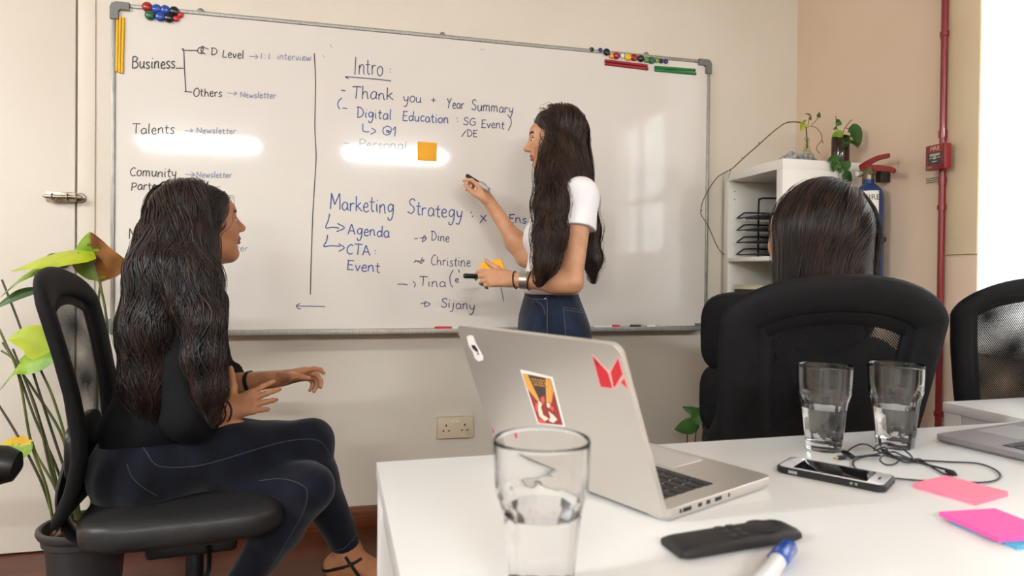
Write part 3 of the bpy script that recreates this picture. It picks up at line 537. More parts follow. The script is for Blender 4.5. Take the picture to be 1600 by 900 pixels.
def mesh_chair(label, loc, heading, group='black mesh office chairs', legs0=.3, rw=.076, tp=0):
    t = thing('office_chair', label, 'office chair', loc, heading, group)
    o0 = outline(tp); o1 = inset(o0, rw); o2 = inset(o0, rw*1.28); o3 = inset(o0, rw*.92)
    mb = MB(); ring(mb, o0, o1, .017); mb.build('backrest_frame', M_CHBLK, t, local=True, ang=80)
    mb = MB(); n = len(o0)
    V = [bsurf(*p, d) for d in (-.004, .004) for oo in (o1 + (o0 - o1)*.1, o2) for p in oo]
    F = []
    for d in (0, 2*n): F += [(d + i, d + (i + 1) % n, d + n + (i + 1) % n, d + n + i) for i in range(n)]
    F += [(n + i, n + (i + 1) % n, 3*n + (i + 1) % n, 3*n + i) for i in range(n)]
    mb.add(V, F); mb.build('mesh_border', M_CHBLK, t, local=True, ang=80)
    cen = np.array((0, .70)); V = []; UV = []; R = 10
    for k in range(1, R + 1):
        for p in o3: q = cen + (p - cen)*k/R; V.append(bsurf(q[0], q[1], .0012)); UV.append(q)
    V.append(bsurf(cen[0], cen[1], .0012)); UV.append(cen)
    F = [(k*n + i, k*n + (i + 1) % n, (k + 1)*n + (i + 1) % n, (k + 1)*n + i) for k in range(R - 1) for i in range(n)] + [(i, (i + 1) % n, R*n) for i in range(n)]
    V += [np.array(v) - (.0026, 0, 0) for v in V]; F += [tuple(i + R*n + 1 for i in f)[::-1] for f in F]; UV += [u*1.035 + .0011 for u in UV]   # spacer mesh: two knit layers
    ob = MB().add(V, F).build('backrest_mesh', M_MESH, t, local=True, ang=180)
    ul = ob.data.uv_layers.new(name='uv'); UV = np.array(UV); li = np.empty(len(ob.data.loops), np.int32); ob.data.loops.foreach_get('vertex_index', li); ul.data.foreach_set('uv', UV[li].astype(np.float32).ravel())
    MB().sup((-.262, 0, .565), (.016, .135, .075), .5, .4, R=rotm(0, .0, 0)).build('lumbar_support', M_CHPL, t, local=True)
    MB().sup((-.004, 0, .384), (.243, .240, .053), .55, .42, nu=56, nv=24).build('seat', M_VINYL, t, local=True, ang=180)
    pts = smooth_path([(-.05, 0, .285), (-.18, 0, .288), (-.285, 0, .33), (-.312, 0, .42), (-.296, 0, .52)], 6)
    MB().tube(pts, .034, 10, flat=.35).build('back_support', M_CHPL, t, local=True)
    MB().box((0, 0, .285), (.22, .15, .045), bev=.012).build('seat_mechanism', M_CHPL, t, local=True)
    MB().tube(smooth_path([(.04, -.06, .283), (.05, -.16, .278), (.045, -.21, .262), (.0, -.24, .228), (-.04, -.25, .205)], 5), [.006]*20 + [.009]*1, 10).build('height_lever', M_CHPL, t, local=True)
    MB().tube([(0, 0, .08), (0, 0, .17), (0, 0, .172), (0, 0, .28)], [.027, .027, .023, .023], 20).build('gas_column', M_CHPL, t, local=True)
    MB().lathe([(.045, .07), (.05, .08), (.045, .115), (.03, .125)], 24).build('base_hub', M_CHMET, t, local=True)
    for k in range(5):
        a = legs0 + k*2*math.pi/5; d = np.array((math.cos(a), math.sin(a), 0))
        MB().tube([d*.03 + (0, 0, .098), d*.16 + (0, 0, .088), d*.275 + (0, 0, .076), d*.29 + (0, 0, .074)], [.024, .02, .015, .012], 10, flat=.75).build('base_leg', M_CHMET, t, local=True)
        w = np.array((-d[1], d[0], 0)); c = d*.275 + w*.0
        cs = MB().tube([c + (0, 0, .052), c + (0, 0, .07)], [.012, .010], 12).box(c + (0, 0, .05), (.05, .016, .02), rotz(a), .004).build('caster', M_CHPL, t, local=True)
        for sgn in (-1, 1):
            MB().lathe([(.012, -.008), (.023, -.008), (.025, -.004), (.025, .004), (.022, .008), (.010, .010)], 22, c + w*sgn*.017 + (0, 0, .0255), R=rotz(a) @ rotm(math.pi/2)).build('wheel', M_WHEEL, cs, local=True)
    return t
CH1 = (-.410, -.735); CH2H = math.radians(80); CH2 = np.array((.967, -1.30)); CH3H = math.radians(84)
chair1 = mesh_chair('black mesh office chair under the woman in black beside the potted plant', (*CH1, 0), math.radians(6), legs0=.95)
chair2 = copy_tree(chair1); chair2.location = (*CH2, 0); chair2.rotation_euler.z = CH2H
chair2['label'] = 'black mesh office chair seen from behind, in front of the two right glasses'
chair3 = mesh_chair('black mesh office chair behind the side desk, by the bright window', (1.70, -1.10, .0), CH3H, rw=.046, tp=.28)
# plain padded chair without mesh, farther off
t = thing('office_chair', 'black padded office chair with square back, between the board and the shelf', 'office chair', (1.41, -.655, 0), math.radians(57))
mb = MB().sup((-.20, 0, .83), (.05, .205, .135), .5, .32, R=rotm(0, -.12, 0), nu=48); mb.build('backrest', M_CHBLK, t, local=True, ang=180)
MB().sup((-.18, 0, .61), (.05, .208, .125), .5, .4, R=rotm(0, -.06, 0), nu=48).build('lumbar_cushion', M_CHBLK, t, local=True, ang=180)
MB().sup((.04, 0, .44), (.225, .205, .05), .5, .4, nu=48).build('seat', M_CHBLK, t, local=True, ang=180)
MB().tube(smooth_path([(-.04, 0, .375), (-.2, 0, .378), (-.262, 0, .45), (-.262, 0, .62), (-.275, 0, .8)], 6), .03, 10, flat=.3).build('back_support', M_CHPL, t, local=True)
MB().box((.02, 0, .375), (.2, .15, .04), bev=.01).build('seat_mechanism', M_CHPL, t, local=True)
MB().tube([(0, 0, .08), (0, 0, .2), (0, 0, .202), (0, 0, .36)], [.027, .027, .022, .022], 20).build('gas_column', M_CHPL, t, local=True)
for k in range(5):
    a = .26 + k*2*math.pi/5; d = np.array((math.cos(a), math.sin(a), 0))
    MB().tube([d*.0 + (0, 0, .095), d*.14 + (0, 0, .085), d*.25 + (0, 0, .072)], [.026, .02, .013], 10, flat=.75).build('base_leg', M_CHPL, t, local=True)
    MB().lathe([(.012, -.02), (.024, -.018), (.026, 0), (.024, .018), (.012, .02)], 20, d*.24 + (0, 0, .0265), R=rotz(a) @ rotm(math.pi/2)).build('caster', M_WHEEL, t, local=True)
# chair at the left edge of the frame: only an armrest reaches into the picture
t = copy_tree(chair1); t.location = (-.822, -1.585, 0); t.rotation_euler.z = math.radians(4); t['label'] = 'black office chair whose armrest end reaches in at the left edge'
for s in (1, -1):
    M1 = MB(); A = smooth_path([(-.2, s*.29, .655), (-.08, s*.29, .668), (.12, s*.29, .664), (.222, s*.29, .652)], 6); M1.tube([A[0] - (.012, 0, 0)] + A + [A[-1] + (.02, 0, -.004), A[-1] + (.028, 0, -.006)], [.016] + [.034]*len(A) + [.026, .008], 20, flat=1.05)
    M1.build('armrest', M_CHPL, t, local=True)
    MB().tube(smooth_path([(.02, s*.29, .655), (.02, s*.292, .5), (.0, s*.28, .36), (0, s*.2, .288), (0, s*.06, .285)], 6), .02, 12, flat=.6).build('armrest_post', M_CHPL, t, local=True)

# ------------------------------------------------------------------ shelf unit by the right wall
KX0, KX1, KY0, KY1, KZ = 1.632, 2.0, -.437, -.022, 1.478
M_SHELF = mat('white foil shelf', (232, 226, 216), .42)
sh = thing('shelf_unit', 'tall white cube shelf standing in the corner', 'shelf', ((KX0 + KX1)/2, (KY0 + KY1)/2, 0)); T = .038; sd = KX1 - KX0; cxk = (KX0 + KX1)/2; cyk = (KY0 + KY1)/2
MB().box((cxk, cyk, KZ - T/2), (sd, KY1 - KY0, T), bev=.001).build('top_board', M_SHELF, sh)
MB().box((cxk, cyk, T/2), (sd, KY1 - KY0, T), bev=.001).build('bottom_board', M_SHELF, sh)
for y in (KY0 + T/2, KY1 - T/2): MB().box((cxk, y, KZ/2), (sd - .001, T, KZ - 2*T), bev=.001).build('side_panel', M_SHELF, sh)
shz = []
for k in range(1, 4):
    z = T + (KZ - 2*T - .0)*k/4 ; shz.append(z); MB().box((cxk, cyk, z), (sd - .004, KY1 - KY0 - 2*T, .018), bev=.001).build('shelf_board', M_SHELF, sh)
MB().box((KX1 - .004, cyk, KZ/2), (.005, KY1 - KY0 - 2*T, KZ - 2*T)).build('back_panel', M_SHELF, sh)
mb = MB()
for z in (1.395, 1.36): mb.lathe([(.0025, 0), (.0025, .001)], 10, (KX0 + .03, KY1 - T - .0004, z), R=rotm(math.pi/2))
mb.build('shelf_pin_hole', mat('dark hole', (40, 36, 32), .8), sh)
# letter tray: four black wire tiers
S3 = shz[2] + .009
M_WIRE = mat('black coated wire', (34, 31, 30), .4)
tx0, tx1, ty0, ty1 = KX0 + .022, KX1 - .03, KY0 + T + .03, KY1 - T - .03
lt = thing('letter_tray', 'black wire letter tray of four tiers in the shelf top compartment', 'letter tray', ((tx0 + tx1)/2, (ty0 + ty1)/2, S3))
for k in range(4):
    z = S3 + .012 + k*.0535; mb = MB(); zr = z + .028
    loop = [(tx0 + .0, ty0, z), (tx0 + .0, ty1, z), (tx0 + .04, ty1, zr), (tx1, ty1, zr), (tx1, ty0, zr), (tx0 + .04, ty0, zr)]
    P = []
    for i in range(6): a, b = np.array(loop[i]), np.array(loop[(i + 1) % 6]); P += [a + (b - a)*.08, a + (b - a)*.5, a + (b - a)*.92]
    mb.tube(P, .0035, 8, closed=True)
    mb.box(((tx0 + tx1)/2 + .02, (ty0 + ty1)/2, z), (tx1 - tx0 - .045, ty1 - ty0 - .006, .0025))
    for s in range(9): y = ty0 + (ty1 - ty0)*(s + .5)/9; mb.tube([(tx0 + .02, y, z + .002), (tx1, y, z + .002), (tx1, y, zr)], .0012, 5)
    mb.build('tray_tier', M_WIRE, lt)
for y in (ty1 - .002, ty0 + .002):
    mb = MB(); xm = tx0 + .11; mb.tube(smooth_path([(xm, y, S3 + .002), (xm, y, S3 + .24), (xm + .008, y, S3 + .262), (xm + .03, y, S3 + .268), (tx1 - .06, y, S3 + .268), (tx1 - .045, y, S3 + .255), (tx1 - .04, y, S3 + .2), (tx1 - .04, y, S3 + .002)], 5), .0042, 8); mb.build('side_post', M_WIRE, lt)
S2 = shz[1] + .009
tag(MB().box((KX0 + .15, KY1 - T - .10, S2 + .106), (.25, .17, .21), bev=.003).build('file_box', mat('black box board', (32, 31, 31), .6)), 'black file box standing in the second shelf compartment', 'file box')
t = thing('notebook', 'cream covered notebook lying on the black file box', 'notebook', (KX0 + .11, KY1 - T - .12, S2 + .211))
M_CREAM = mat('cream cover', (226, 214, 176), .6)
for z, h, m, nm, s in ((S2 + .2135, .003, M_CREAM, 'cover', 0), (S2 + .2215, .0125, mat('page edges', (214, 204, 180), .8), 'page_block', .006), (S2 + .2295, .003, M_CREAM, 'cover', 0)):
    MB().box((KX0 + .105, KY1 - T - .115, z), (.15 - s, .2 - s, h), rotz(.18), .0008).build(nm, m, t)
MB().tube([(KX0 + .04, KY1 - T - .20, S2 + .2185), (KX0 + .03, KY1 - T - .235, S2 + .205), (KX0 + .028, KY1 - T - .245, S2 + .19)], .0015, 6).build('ribbon', mat('pale ribbon', (200, 190, 170), .7), t)
# grey cloth heap on the shelf top
_s = 26; V = []; p0 = onz(1198, 252, KZ); p1 = onx(1258, 247, 1.77)
for i in range(_s + 1):
    for j in range(13):
        u, v = i/_s, j/12; x = KX0 + .03 + .15*v + .06*u; y = p0[1] + .02 + (-.38 - p0[1])*u*.8
        h = (.010 + .034*math.sin(math.pi*min(1, u*1.05))**.7)*math.sin(math.pi*v)**.5
        h = h*(1 + .35*math.sin(9*u + 7*v)*math.sin(5*v + 3*u)) + .006*abs(math.sin(23*u + 5*v))*math.sin(math.pi*v)
        V.append((x + .008*math.sin(11*u), y, KZ + .001 + max(0, h)))
F = [(i*13 + j, i*13 + j + 1, (i + 1)*13 + j + 1, (i + 1)*13 + j) for i in range(_s) for j in range(12)]
cl = MB().add(V, F).build('cleaning_cloth', add_noise(mat('mottled grey cloth', rough=.95), (96, 92, 90), (176, 172, 168), 55, 4, bump=.8, bscale=120, dist=.004)); tag(cl, 'crumpled grey cloth heaped on the shelf top beside the bottle', 'cloth')
sm = cl.modifiers.new('s', 'SOLIDIFY'); sm.thickness = .003; sm.offset = -.2

# ------------------------------------------------------------------ fire gear on the right wall
M_EXB = mat('blue enamel', (14, 50, 104), .28, coat=.3); M_EXR = mat('red painted metal', (142, 34, 36), .35, coat=.2)
M_PIPE = mat('dark red gloss paint', (128, 28, 32), .3, coat=.2)
ex = onx(1357, 330, 1.945); EX, EY = 1.945, ex[1]; ztop = onx(1357, 281, 1.945)[2]
t = thing('fire_extinguisher', 'blue fire extinguisher with red handle on the right wall', 'fire extinguisher', (EX, EY, ztop - .43))
R_ = .054; zb = ztop - .43
MB().lathe([(.03, 0), (.05, .003), (R_, .02), (R_, .35), (R_*.96, .372), (R_*.8, .392), (R_*.5, .408), (.02, .414), (.018, .43)], 40, (EX, EY, zb)).build('cylinder_body', M_EXB, t)
ang0 = math.atan2(-2.675 - EY, -EX)                               # towards the room
def cyl_patch(mb, a0, a1, z0, z1, r, m=0, n=14):
    V = [(EX + r*math.cos(a), EY + r*math.sin(a), z) for a in np.linspace(a0, a1, n) for z in (z0, z1)]
    mb.add(V, [(2*i, 2*i + 1, 2*i + 3, 2*i + 2) for i in range(n - 1)], m)
zl1 = onx(1358, 297, 1.90)[2]; zl0 = onx(1358, 346, 1.90)[2]
mb = MB(); cyl_patch(mb, ang0 - .52, ang0 + .68, zl0, zl1, R_ + .0006); lb = mb.build('paper_label', mat('label paper', (232, 224, 212), .55), t)
mb = MB(); P = text_mb(mb, 'FIRE', .030, (0, 0, 0), (1, 0, 0), (0, 1, 0), (0, 0, 1)); ac = ang0 + .24
mb.v = [(EX + (R_ + .001)*math.cos(ac + x/R_), EY + (R_ + .001)*math.sin(ac + x/R_), zl1 - .026 + y) for x, y, z in mb.v]
mb.build('label_lettering', mat('print black', (36, 34, 34), .6), lb)
mb = MB()
for k in range(13):
    z = zl1 - .052 - k*.0062; r1 = random.uniform(-.1, .35)
    if z > zl0 + .006: cyl_patch(mb, ang0 - .1, ang0 - .1 + .36 + r1, z, z + .0032, R_ + .0009)
mb.build('small_print', mat('small print grey', (150, 142, 132), .6), lb)
mb = MB(); cyl_patch(mb, ang0 - .50, ang0 + .48, zl0 - .13, zl0 - .018, R_ + .0006); mb.build('lower_label', MATS['label paper'], t)
w = np.array((0, -1, 0)); zv = ztop
vb = MB().tube([(EX, EY, zv - .005), (EX, EY, zv + .02)], [.017, .017], 16).box((EX, EY, zv + .032), (.026, .05, .03), bev=.004).build('valve_block', mat('valve brass', (120, 108, 84), .35, .8), t)
g_ = onx(1343, 270, 1.93); MB().lathe([(.0001, .010), (.012, .010), (.0135, .006), (.0135, -.006), (.008, -.012)], 24, (EX - .02, EY + .028, zv + .026), R=rotm(0, -math.pi/2)).build('pressure_gauge', mat('gauge steel', (190, 186, 178), .25, .7), t)
MB().lathe([(.0001, .0112), (.0098, .0112), (.0098, .010)], 20, (EX - .02, EY + .028, zv + .026), R=rotm(0, -math.pi/2)).build('gauge_dial', mat('gauge dial', (216, 210, 196), .5), t)
hx = EX - .004
def lever(pts, wd, nm):
    P = smooth_path(pts, 6); mb = MB(); mb.tube(P, np.linspace(.009, wd, len(P)), 10, flat=1.5); return mb.build(nm, M_EXR, t)
pA = lambda px, py: onx(px, py, hx)
lever([pA(1345, 262), pA(1356, 255), pA(1372, 247), pA(1389, 243)], .006, 'squeeze_lever')
lever([pA(1346, 262), pA(1360, 262), pA(1380, 263), pA(1393, 265), pA(1398, 268)], .006, 'carry_handle')
MB().box((XR - .022, EY - .012, zv + .02), (.045, .03, .06), bev=.003).build('wall_bracket', mat('dark bracket steel', (70, 62, 58), .4, .6), t)
MB().tube([(EX + .03, EY, zb + .2), (XR - .001, EY, zb + .2)], .012, 10).build('bracket_pin', MATS['dark bracket steel'], t)
# conduit with saddles
pp = onx(1470, 430, 2.0); PX, PY = 1.999, pp[1]
pipe = thing('conduit_pipe', 'dark red conduit pipe running up the right wall', 'pipe', (PX, PY, 0))
MB().tube([(PX, PY, .002), (PX, PY, ZC - .002)], .0105, 16).build('pipe_run', M_PIPE, pipe)
for py in (55, 324, 210, 283, 648):
    z = onx(1472, py, 2.0)[2]
    if py in (210, 283): MB().tube([(PX, PY, z - .012), (PX, PY, z + .012)], .0135, 16).build('coupling', M_PIPE, pipe)
    else: MB().tube([(PX, PY, z - .008), (PX, PY, z + .008)], .014, 16).box((XR - .004, PY, z), (.008, .06, .016), bev=.002).build('saddle_clip', M_PIPE, pipe)
bx0 = 1.958; c0 = onx(1446, 228, bx0); c1 = onx(1475, 262, bx0); zt_, zb_ = onx(1460, 226, bx0)[2], onx(1460, 265, bx0)[2]
ya, yb = onx(1446, 245, bx0)[1], onx(1476, 245, bx0)[1]
cp = thing('fire_call_point', 'red fire alarm call point box on the conduit', 'fire alarm box', ((bx0 + XR)/2, (ya + yb)/2, zb_))
MB().box(((bx0 + PX - .012)/2, (ya + yb)/2, (zt_ + zb_)/2), (PX - .012 - bx0, abs(yb - ya), zt_ - zb_), bev=.003).build('housing', M_PIPE, cp)
uu, vv, nn = np.array((0, -1, 0)), np.array((0, 0, 1)), np.array((-1, 0, 0)); O = np.array((bx0, (ya + yb)/2, (zt_ + zb_)/2)); hh = zt_ - zb_; ww = abs(yb - ya)
mb = MB(); text_mb(mb, 'FIRE', .021, O + vv*hh*.33, uu, vv, nn, .0006); mb.build('lettering', mat('cream lettering', (226, 206, 188), .5), cp)
MB().prism([(-ww*.36, -hh*.30), (ww*.36, -hh*.30), (ww*.36, hh*.18), (-ww*.36, hh*.18)], O, uu, vv, nn, .0008).build('break_glass', mat('dark glass panel', (62, 54, 50), .2), cp)
mb = MB()
for z_, w_ in ((.11, .26), (.06, .26)): mb.prism([(-ww*w_, hh*z_ - .0015), (ww*w_, hh*z_ - .0015), (ww*w_, hh*z_ + .0025), (-ww*w_, hh*z_ + .0025)], O, uu, vv, nn, .0014)
mb.prism([(-ww*.28, -hh*.05), (-ww*.06, -hh*.05), (-ww*.06, -hh*.015), (-ww*.28, -hh*.015)], O, uu, vv, nn, .0014).prism([(ww*.1, -hh*.05), (ww*.28, -hh*.05), (ww*.28, -hh*.015), (ww*.1, -hh*.015)], O, uu, vv, nn, .0014)
mb.prism([(.006*math.cos(q), -hh*.03 + .006*math.sin(q)) for q in np.linspace(0, 6.28, 13)[:-1]], O, uu, vv, nn, .0014).prism([(-ww*.14, -hh*.2), (ww*.12, -hh*.2), (ww*.12, -hh*.16), (-ww*.14, -hh*.16)], O, uu, vv, nn, .0014)
mb.build('panel_print', mat('pale panel print', (176, 164, 150), .5), cp)
MB().prism([(-ww*.38, -hh*.42), (-ww*.16, -hh*.42), (-ww*.16, -hh*.36), (-ww*.38, -hh*.36)], O, uu, vv, nn, .0008).build('brass_tab', mat('dull brass', (170, 120, 60), .35, .7), cp)
sl = [onx(x, y, XR - .0005) for x, y in ((1446.5, 279), (1470, 275), (1470, 288), (1446.5, 291))]
sg = pad(sl, .0008, mat('faded notice paper', (206, 188, 166), .7), 'notice_label', 'small printed notice on the wall below the alarm box', 'notice', (-1, 0, 0))
mb = MB(); U_ = (sl[1] - sl[0]); V_ = (sl[3] - sl[0])
for r_ in range(3):
    x = .04
    while x < .93:
        w_ = random.uniform(.05, .13); a = sl[0] + U_*x + V_*(.18 + r_*.26); mb.prism([(0, 0), (w_*np.linalg.norm(U_), 0), (w_*np.linalg.norm(U_), .0035), (0, .0035)], a, unit(U_), -unit(V_), nn, .0013); x += w_ + .03
mb.build('printed_lines', MATS['print black'], sg)
# double wall socket
s0, s1, s2 = ony(685, 654, -.03), ony(738, 652, -.03), ony(685, 685, -.03); sxc, szc = (s0[0] + s1[0])/2, (s0[2] + s2[2])/2
so = thing('wall_socket', 'beige double power socket low on the back wall', 'power socket', (sxc, -.016, szc - .043))
M_SOCK = mat('aged socket plastic', (214, 196, 166), .4); M_HOLE = mat('socket hole', (26, 22, 20), .7)
MB().box((sxc, -.012, szc), (.144, .024, .084), bev=.002).build('back_box', mat('socket box plastic', (226, 216, 200), .45), so)
fp = MB().box((sxc, -.028, szc), (.146, .009, .086), bev=.003).build('face_plate', M_SOCK, so)
for k in (-1, 1):
    MB().box((sxc + k*.009 - .002, -.0345, szc + .0255), (.0125, .006, .010), rotm(k*.12), .0015).build('rocker_switch', mat('switch plastic', (236, 226, 204), .35), so)
    mb = MB(); xo = sxc + k*.038
    for dx, dz, w_, h_ in ((0, .011, .005, .009), (-.011, -.011, .0075, .0048), (.011, -.011, .0075, .0048)): mb.box((xo + dx, -.0326, szc + dz), (w_, .0006, h_))
    mb.build('pin_holes', M_HOLE, so)
MB().tube([(.415, -.0008, .19), (.416, -.0008, szc - .06), (.414, -.0008, szc - .05)], .0012, 5).build('crack', M_HOLE, so) if False else None
# ------------------------------------------------------------------ things on the big table
M_GLASS = mat('clear glass', (255, 255, 255), .0, 0, .5, 1, 1.40); M_WATER = mat('drinking water', (255, 255, 255), 0, 0, .5, 1, 1.333)
def glass_mesh():
    n = 80; NF = 10; mb = MB()
    def fac(q, z):                                                # ten flutes on the lower part with arched tops
        a = (q % (2*math.pi/NF)) - math.pi/NF; poly = math.cos(math.pi/NF)/math.cos(a); arch = .088 - .010*(abs(a)/(math.pi/NF))**2
        k = min(1, max(0, (arch - z)/.006)); return 1 + (poly*.985 - 1)*k
    outer = [(.0255, 0), (.0275, .001), (.0285, .004), (.0300, .02), (.0325, .045), (.0350, .068), (.0362, .078), (.0374, .084), (.0392, .0885), (.0402, .092), (.0404, .098), (.0412, .115), (.0420, .133), (.0420, .136), (.0414, .1372)]
    inner = [(.0402, .1365), (.0398, .133), (.0388, .110), (.0378, .094), (.0366, .088), (.0346, .08), (.0325, .06), (.0300, .035), (.0278, .017), (.024, .0135), (.0001, .0125)]
    V = []
    for i, (r, z) in enumerate(outer + inner):
        for j in range(n):
            q = 2*math.pi*j/n; k = fac(q, z) if i < len(outer) else 1 + (fac(q, z) - 1)*.35
            V.append((r*k*math.cos(q), r*k*math.sin(q), z))
    k = len(outer) + len(inner)
    F = [(i*n + j, i*n + (j + 1) % n, (i + 1)*n + (j + 1) % n, (i + 1)*n + j) for i in range(k - 1) for j in range(n)] + [tuple(range(n))[::-1]]
    return mb.add(V, F)
def water_mesh(h):
    zs = [.0126, .0138, .017, .035, .06, .08]; rs = [.0002, .0242, .0280, .0302, .0327, .0348]; P = [(r, z) for r, z in zip(rs, zs) if z < h] + [(np.interp(h, zs, rs), h), (.0002, h)]
    return MB().lathe(P, 48, caps=False)
def drinking_glass(p, h, label, rz):
    t = thing('drinking_glass', label, 'glass', (p[0], p[1], TZ + .0003), rz, 'water glasses on the table')
    glass_mesh().build('glass_body', M_GLASS, t, local=True, ang=60); water_mesh(h).build('water', M_WATER, t, local=True, ang=60)
gA = onz(1287, 702, TZ); gB = onz(1398, 698, TZ); gC = at(847, 678, .568)
drinking_glass(gA, .068, 'half full water glass, left one of the pair before the office chair', .2)
drinking_glass(gB, .066, 'half full water glass, right one of the pair before the office chair', .45)
drinking_glass(gC, .074, 'blurred water glass closest to the viewer, in front of the laptop lid', .1)

# laptops
def keyboard(mb, P, U, V, N, w, d, rows=(14, 14, 14, 13, 12, 8), gap=.18):
    ch = d/len(rows)
    for r, nk in enumerate(rows):
        cw = w/nk
        for k in range(nk):
            c = P + U*(cw*(k + .5)) + V*(ch*(r + .5)); a, b = cw*(1 - gap*.8)/2, ch*(1 - gap)/2
            if r == 5: a = cw*(.94)/2
            mb.prism([(-a, -b), (a, -b), (a, b), (-a, b)], c, U, V, N, .0012)
def laptop(label, H, a, tilt, w, d, th, M_al, grp='laptops on the table'):
    """H: hinge corner; base runs along angle a, width to its left"""
    t = thing('laptop', label, 'laptop', (H[0], H[1], TZ), a, grp); R = rotz(a)
    # local: x from hinge to front edge, y along the hinge, z up
    mb = MB(); zt = th
    def slab(x0, x1, y0, y1, r, z0, z1, mb, inset_=.004):
        P = []
        for cx_, cy_, q0 in ((x1 - r, y1 - r, 0), (x0 + r, y1 - r, 90), (x0 + r, y0 + r, 180), (x1 - r, y0 + r, 270)):
            for q in np.linspace(q0, q0 + 90, 7): P.append((cx_ + r*math.cos(math.radians(q)), cy_ + r*math.sin(math.radians(q))))
        P = np.array(P); c = P.mean(0); k = len(P)
        lv = [(z0, inset_), (z0 + .35*(z1 - z0), 0), (z1 - .0006, 0), (z1, .0006)]
        V = []
        for z, i_ in lv:
            dv = (P - c)/np.linalg.norm(P - c, axis=1)[:, None]; V += [(x, y, z) for x, y in P - dv*i_]
        F = [(l*k + j, l*k + (j + 1) % k, (l + 1)*k + (j + 1) % k, (l + 1)*k + j) for l in range(3) for j in range(k)] + [tuple(range(k))[::-1], tuple(range(3*k, 4*k))]
        return mb.add(V, F)
    slab(0, d, 0, w, .012, .0015, zt, mb); mb.build('base', M_al, t, local=True)
    kb = MB().prism([(0, 0), (d*.50, 0), (d*.50, w*.86), (0, w*.86)], (d*.075, w*.07, zt - .0002), (1, 0, 0), (0, 1, 0), (0, 0, 1), .0004).build('keyboard_well', M_al, t, local=True)
    mb = MB(); keyboard(mb, np.array((d*.085, w*.08, zt + .0002)), np.array((0, 1, 0)), np.array((1, 0, 0)), np.array((0, 0, 1)), w*.84, d*.48)
    mb.build('keys', mat('black keys', (36, 34, 34), .45), t, local=True)
    slab(d*.62, d*.95, w*.32, w*.68, .004, zt - .0001, zt + .0003, MB(), 0).build('trackpad', mat(M_al.name + ' pad', (206, 202, 198) if 'silver' in M_al.name else (176, 170, 170), .35, .3), t, local=True)
    mb = MB()
    for x, w_ in ((.026, .016), (.05, .008), (.066, .008), (.086, .014), (.108, .004), (.014, .004)): mb.box((x + .01, .0004, zt*.62), (w_, .0012, .005), bev=.0004)
    mb.build('side_ports', mat('port black', (24, 24, 26), .5), t, local=True)
    for x in (.02, d - .02):
        for y in (.02, w - .02): MB().lathe([(.007, 0), (.007, .002)], 14, (x, y, 0)).build('rubber_foot', M_CHPL, t, local=True)
    # lid
    c_, s_ = math.cos(tilt), math.sin(tilt); U = np.array((0, 1, 0)); V = np.array((-s_, 0, c_)); N = np.array((-c_, 0, -s_))   # N: out of the lid back
    O = np.array((-.0025, 0, .0045)); mb = MB(); slab(0, d, 0, w, .013, 0, .006, mb, 0)
    Vv = np.array(mb.v); mb.v = [tuple(O + V*x + U*y - N*(.006 - z) * 1.0) for x, y, z in Vv]; mb.v = [tuple(p) for p in mb.v]
    mb.f = [f[::-1] for f in mb.f]; lid = mb.build('lid', M_al, t, local=True)
    sc = MB().prism([(.012, .016), (w - .012, .016), (w - .012, d - .010), (.012, d - .010)], O - N*.0062, U, V, -N, .0004).build('screen', mat('dark screen', (18, 18, 20), .12), t, local=True)
    MB().tube([(.002, .03, .0062), (.002, w - .03, .0062)], .0042, 14).build('hinge', mat('hinge black', (40, 40, 42), .4), t, local=True)
    return t, (O, U, V, N, R, np.array((H[0], H[1], TZ)))
M_SILVER = mat('silver aluminium', (206, 200, 192), .38, .62, .5); M_SPACE = mat('space grey aluminium', (150, 143, 143), .4, .6)
H1 = np.array((.347, -2.004)); A1 = math.radians(23.9); T1 = math.radians(21.6); LW, LD = .314, .217
lap, (O, U, V, N, R, B0) = laptop('silver laptop with open stickered lid turned to the viewer', H1, A1, T1, LW, LD, .0155, M_SILVER)
Ow, Uw, Vw, Nw = B0 + R @ O, R @ U, R @ V, R @ N
def lid_uv(x, y): p = onplane(x, y, Ow, Nw) - Ow; return float(p @ Uw), float(p @ Vw)
def sticker(polys, m, nm, par, lift):
    mb = MB()
    for P in polys: mb.prism([lid_uv(*p) for p in P], Ow, Uw, Vw, Nw, lift)
    return mb.build(nm, m, par)
M_STRED = mat('red sticker vinyl', (200, 40, 50), .45); M_STDR = mat('dark red sticker vinyl', (166, 18, 32), .45); M_STW = mat('white sticker vinyl', (244, 240, 234), .45); M_STPINK = mat('pale pink sticker edge', (238, 176, 172), .5)
pL = lambda x, y: (780 + x/6.9217, 550 + y/6.9217)
sticker([[pL(*p) for p in ((998, 15), (1190, 215), (1290, 40), (1345, 240), (1305, 335), (1258, 395), (1225, 402), (1090, 380))], [pL(*p) for p in ((1358, 265), (1400, 408), (1305, 330))]], M_STPINK, 'folded_mark_sticker', lap, .0003)
st = [o for o in lap.children if o.name.startswith('folded_mark')][0]
sticker([[pL(*p) for p in ((1012, 40), (1180, 222), (1228, 390), (1100, 372))], [pL(*p) for p in ((1208, 215), (1288, 68), (1337, 238), (1250, 380), (1242, 380))], [pL(*p) for p in ((1356, 285), (1388, 392), (1318, 328))]], M_STRED, 'mark_panels', st, .0005)
sticker([[pL(*p) for p in ((1012, 40), (1095, 130), (1060, 152))]], M_STDR, 'mark_fold', st, .0007)
ps = sticker([[pL(*p) for p in ((226, 190), (575, 268), (712, 805), (418, 775))]], M_STW, 'poster_sticker', lap, .0003)
sticker([[pL(*p) for p in ((255, 228), (560, 290), (692, 790), (428, 762))]], mat('poster brick red', (150, 52, 46), .45), 'poster_ground', ps, .0005)
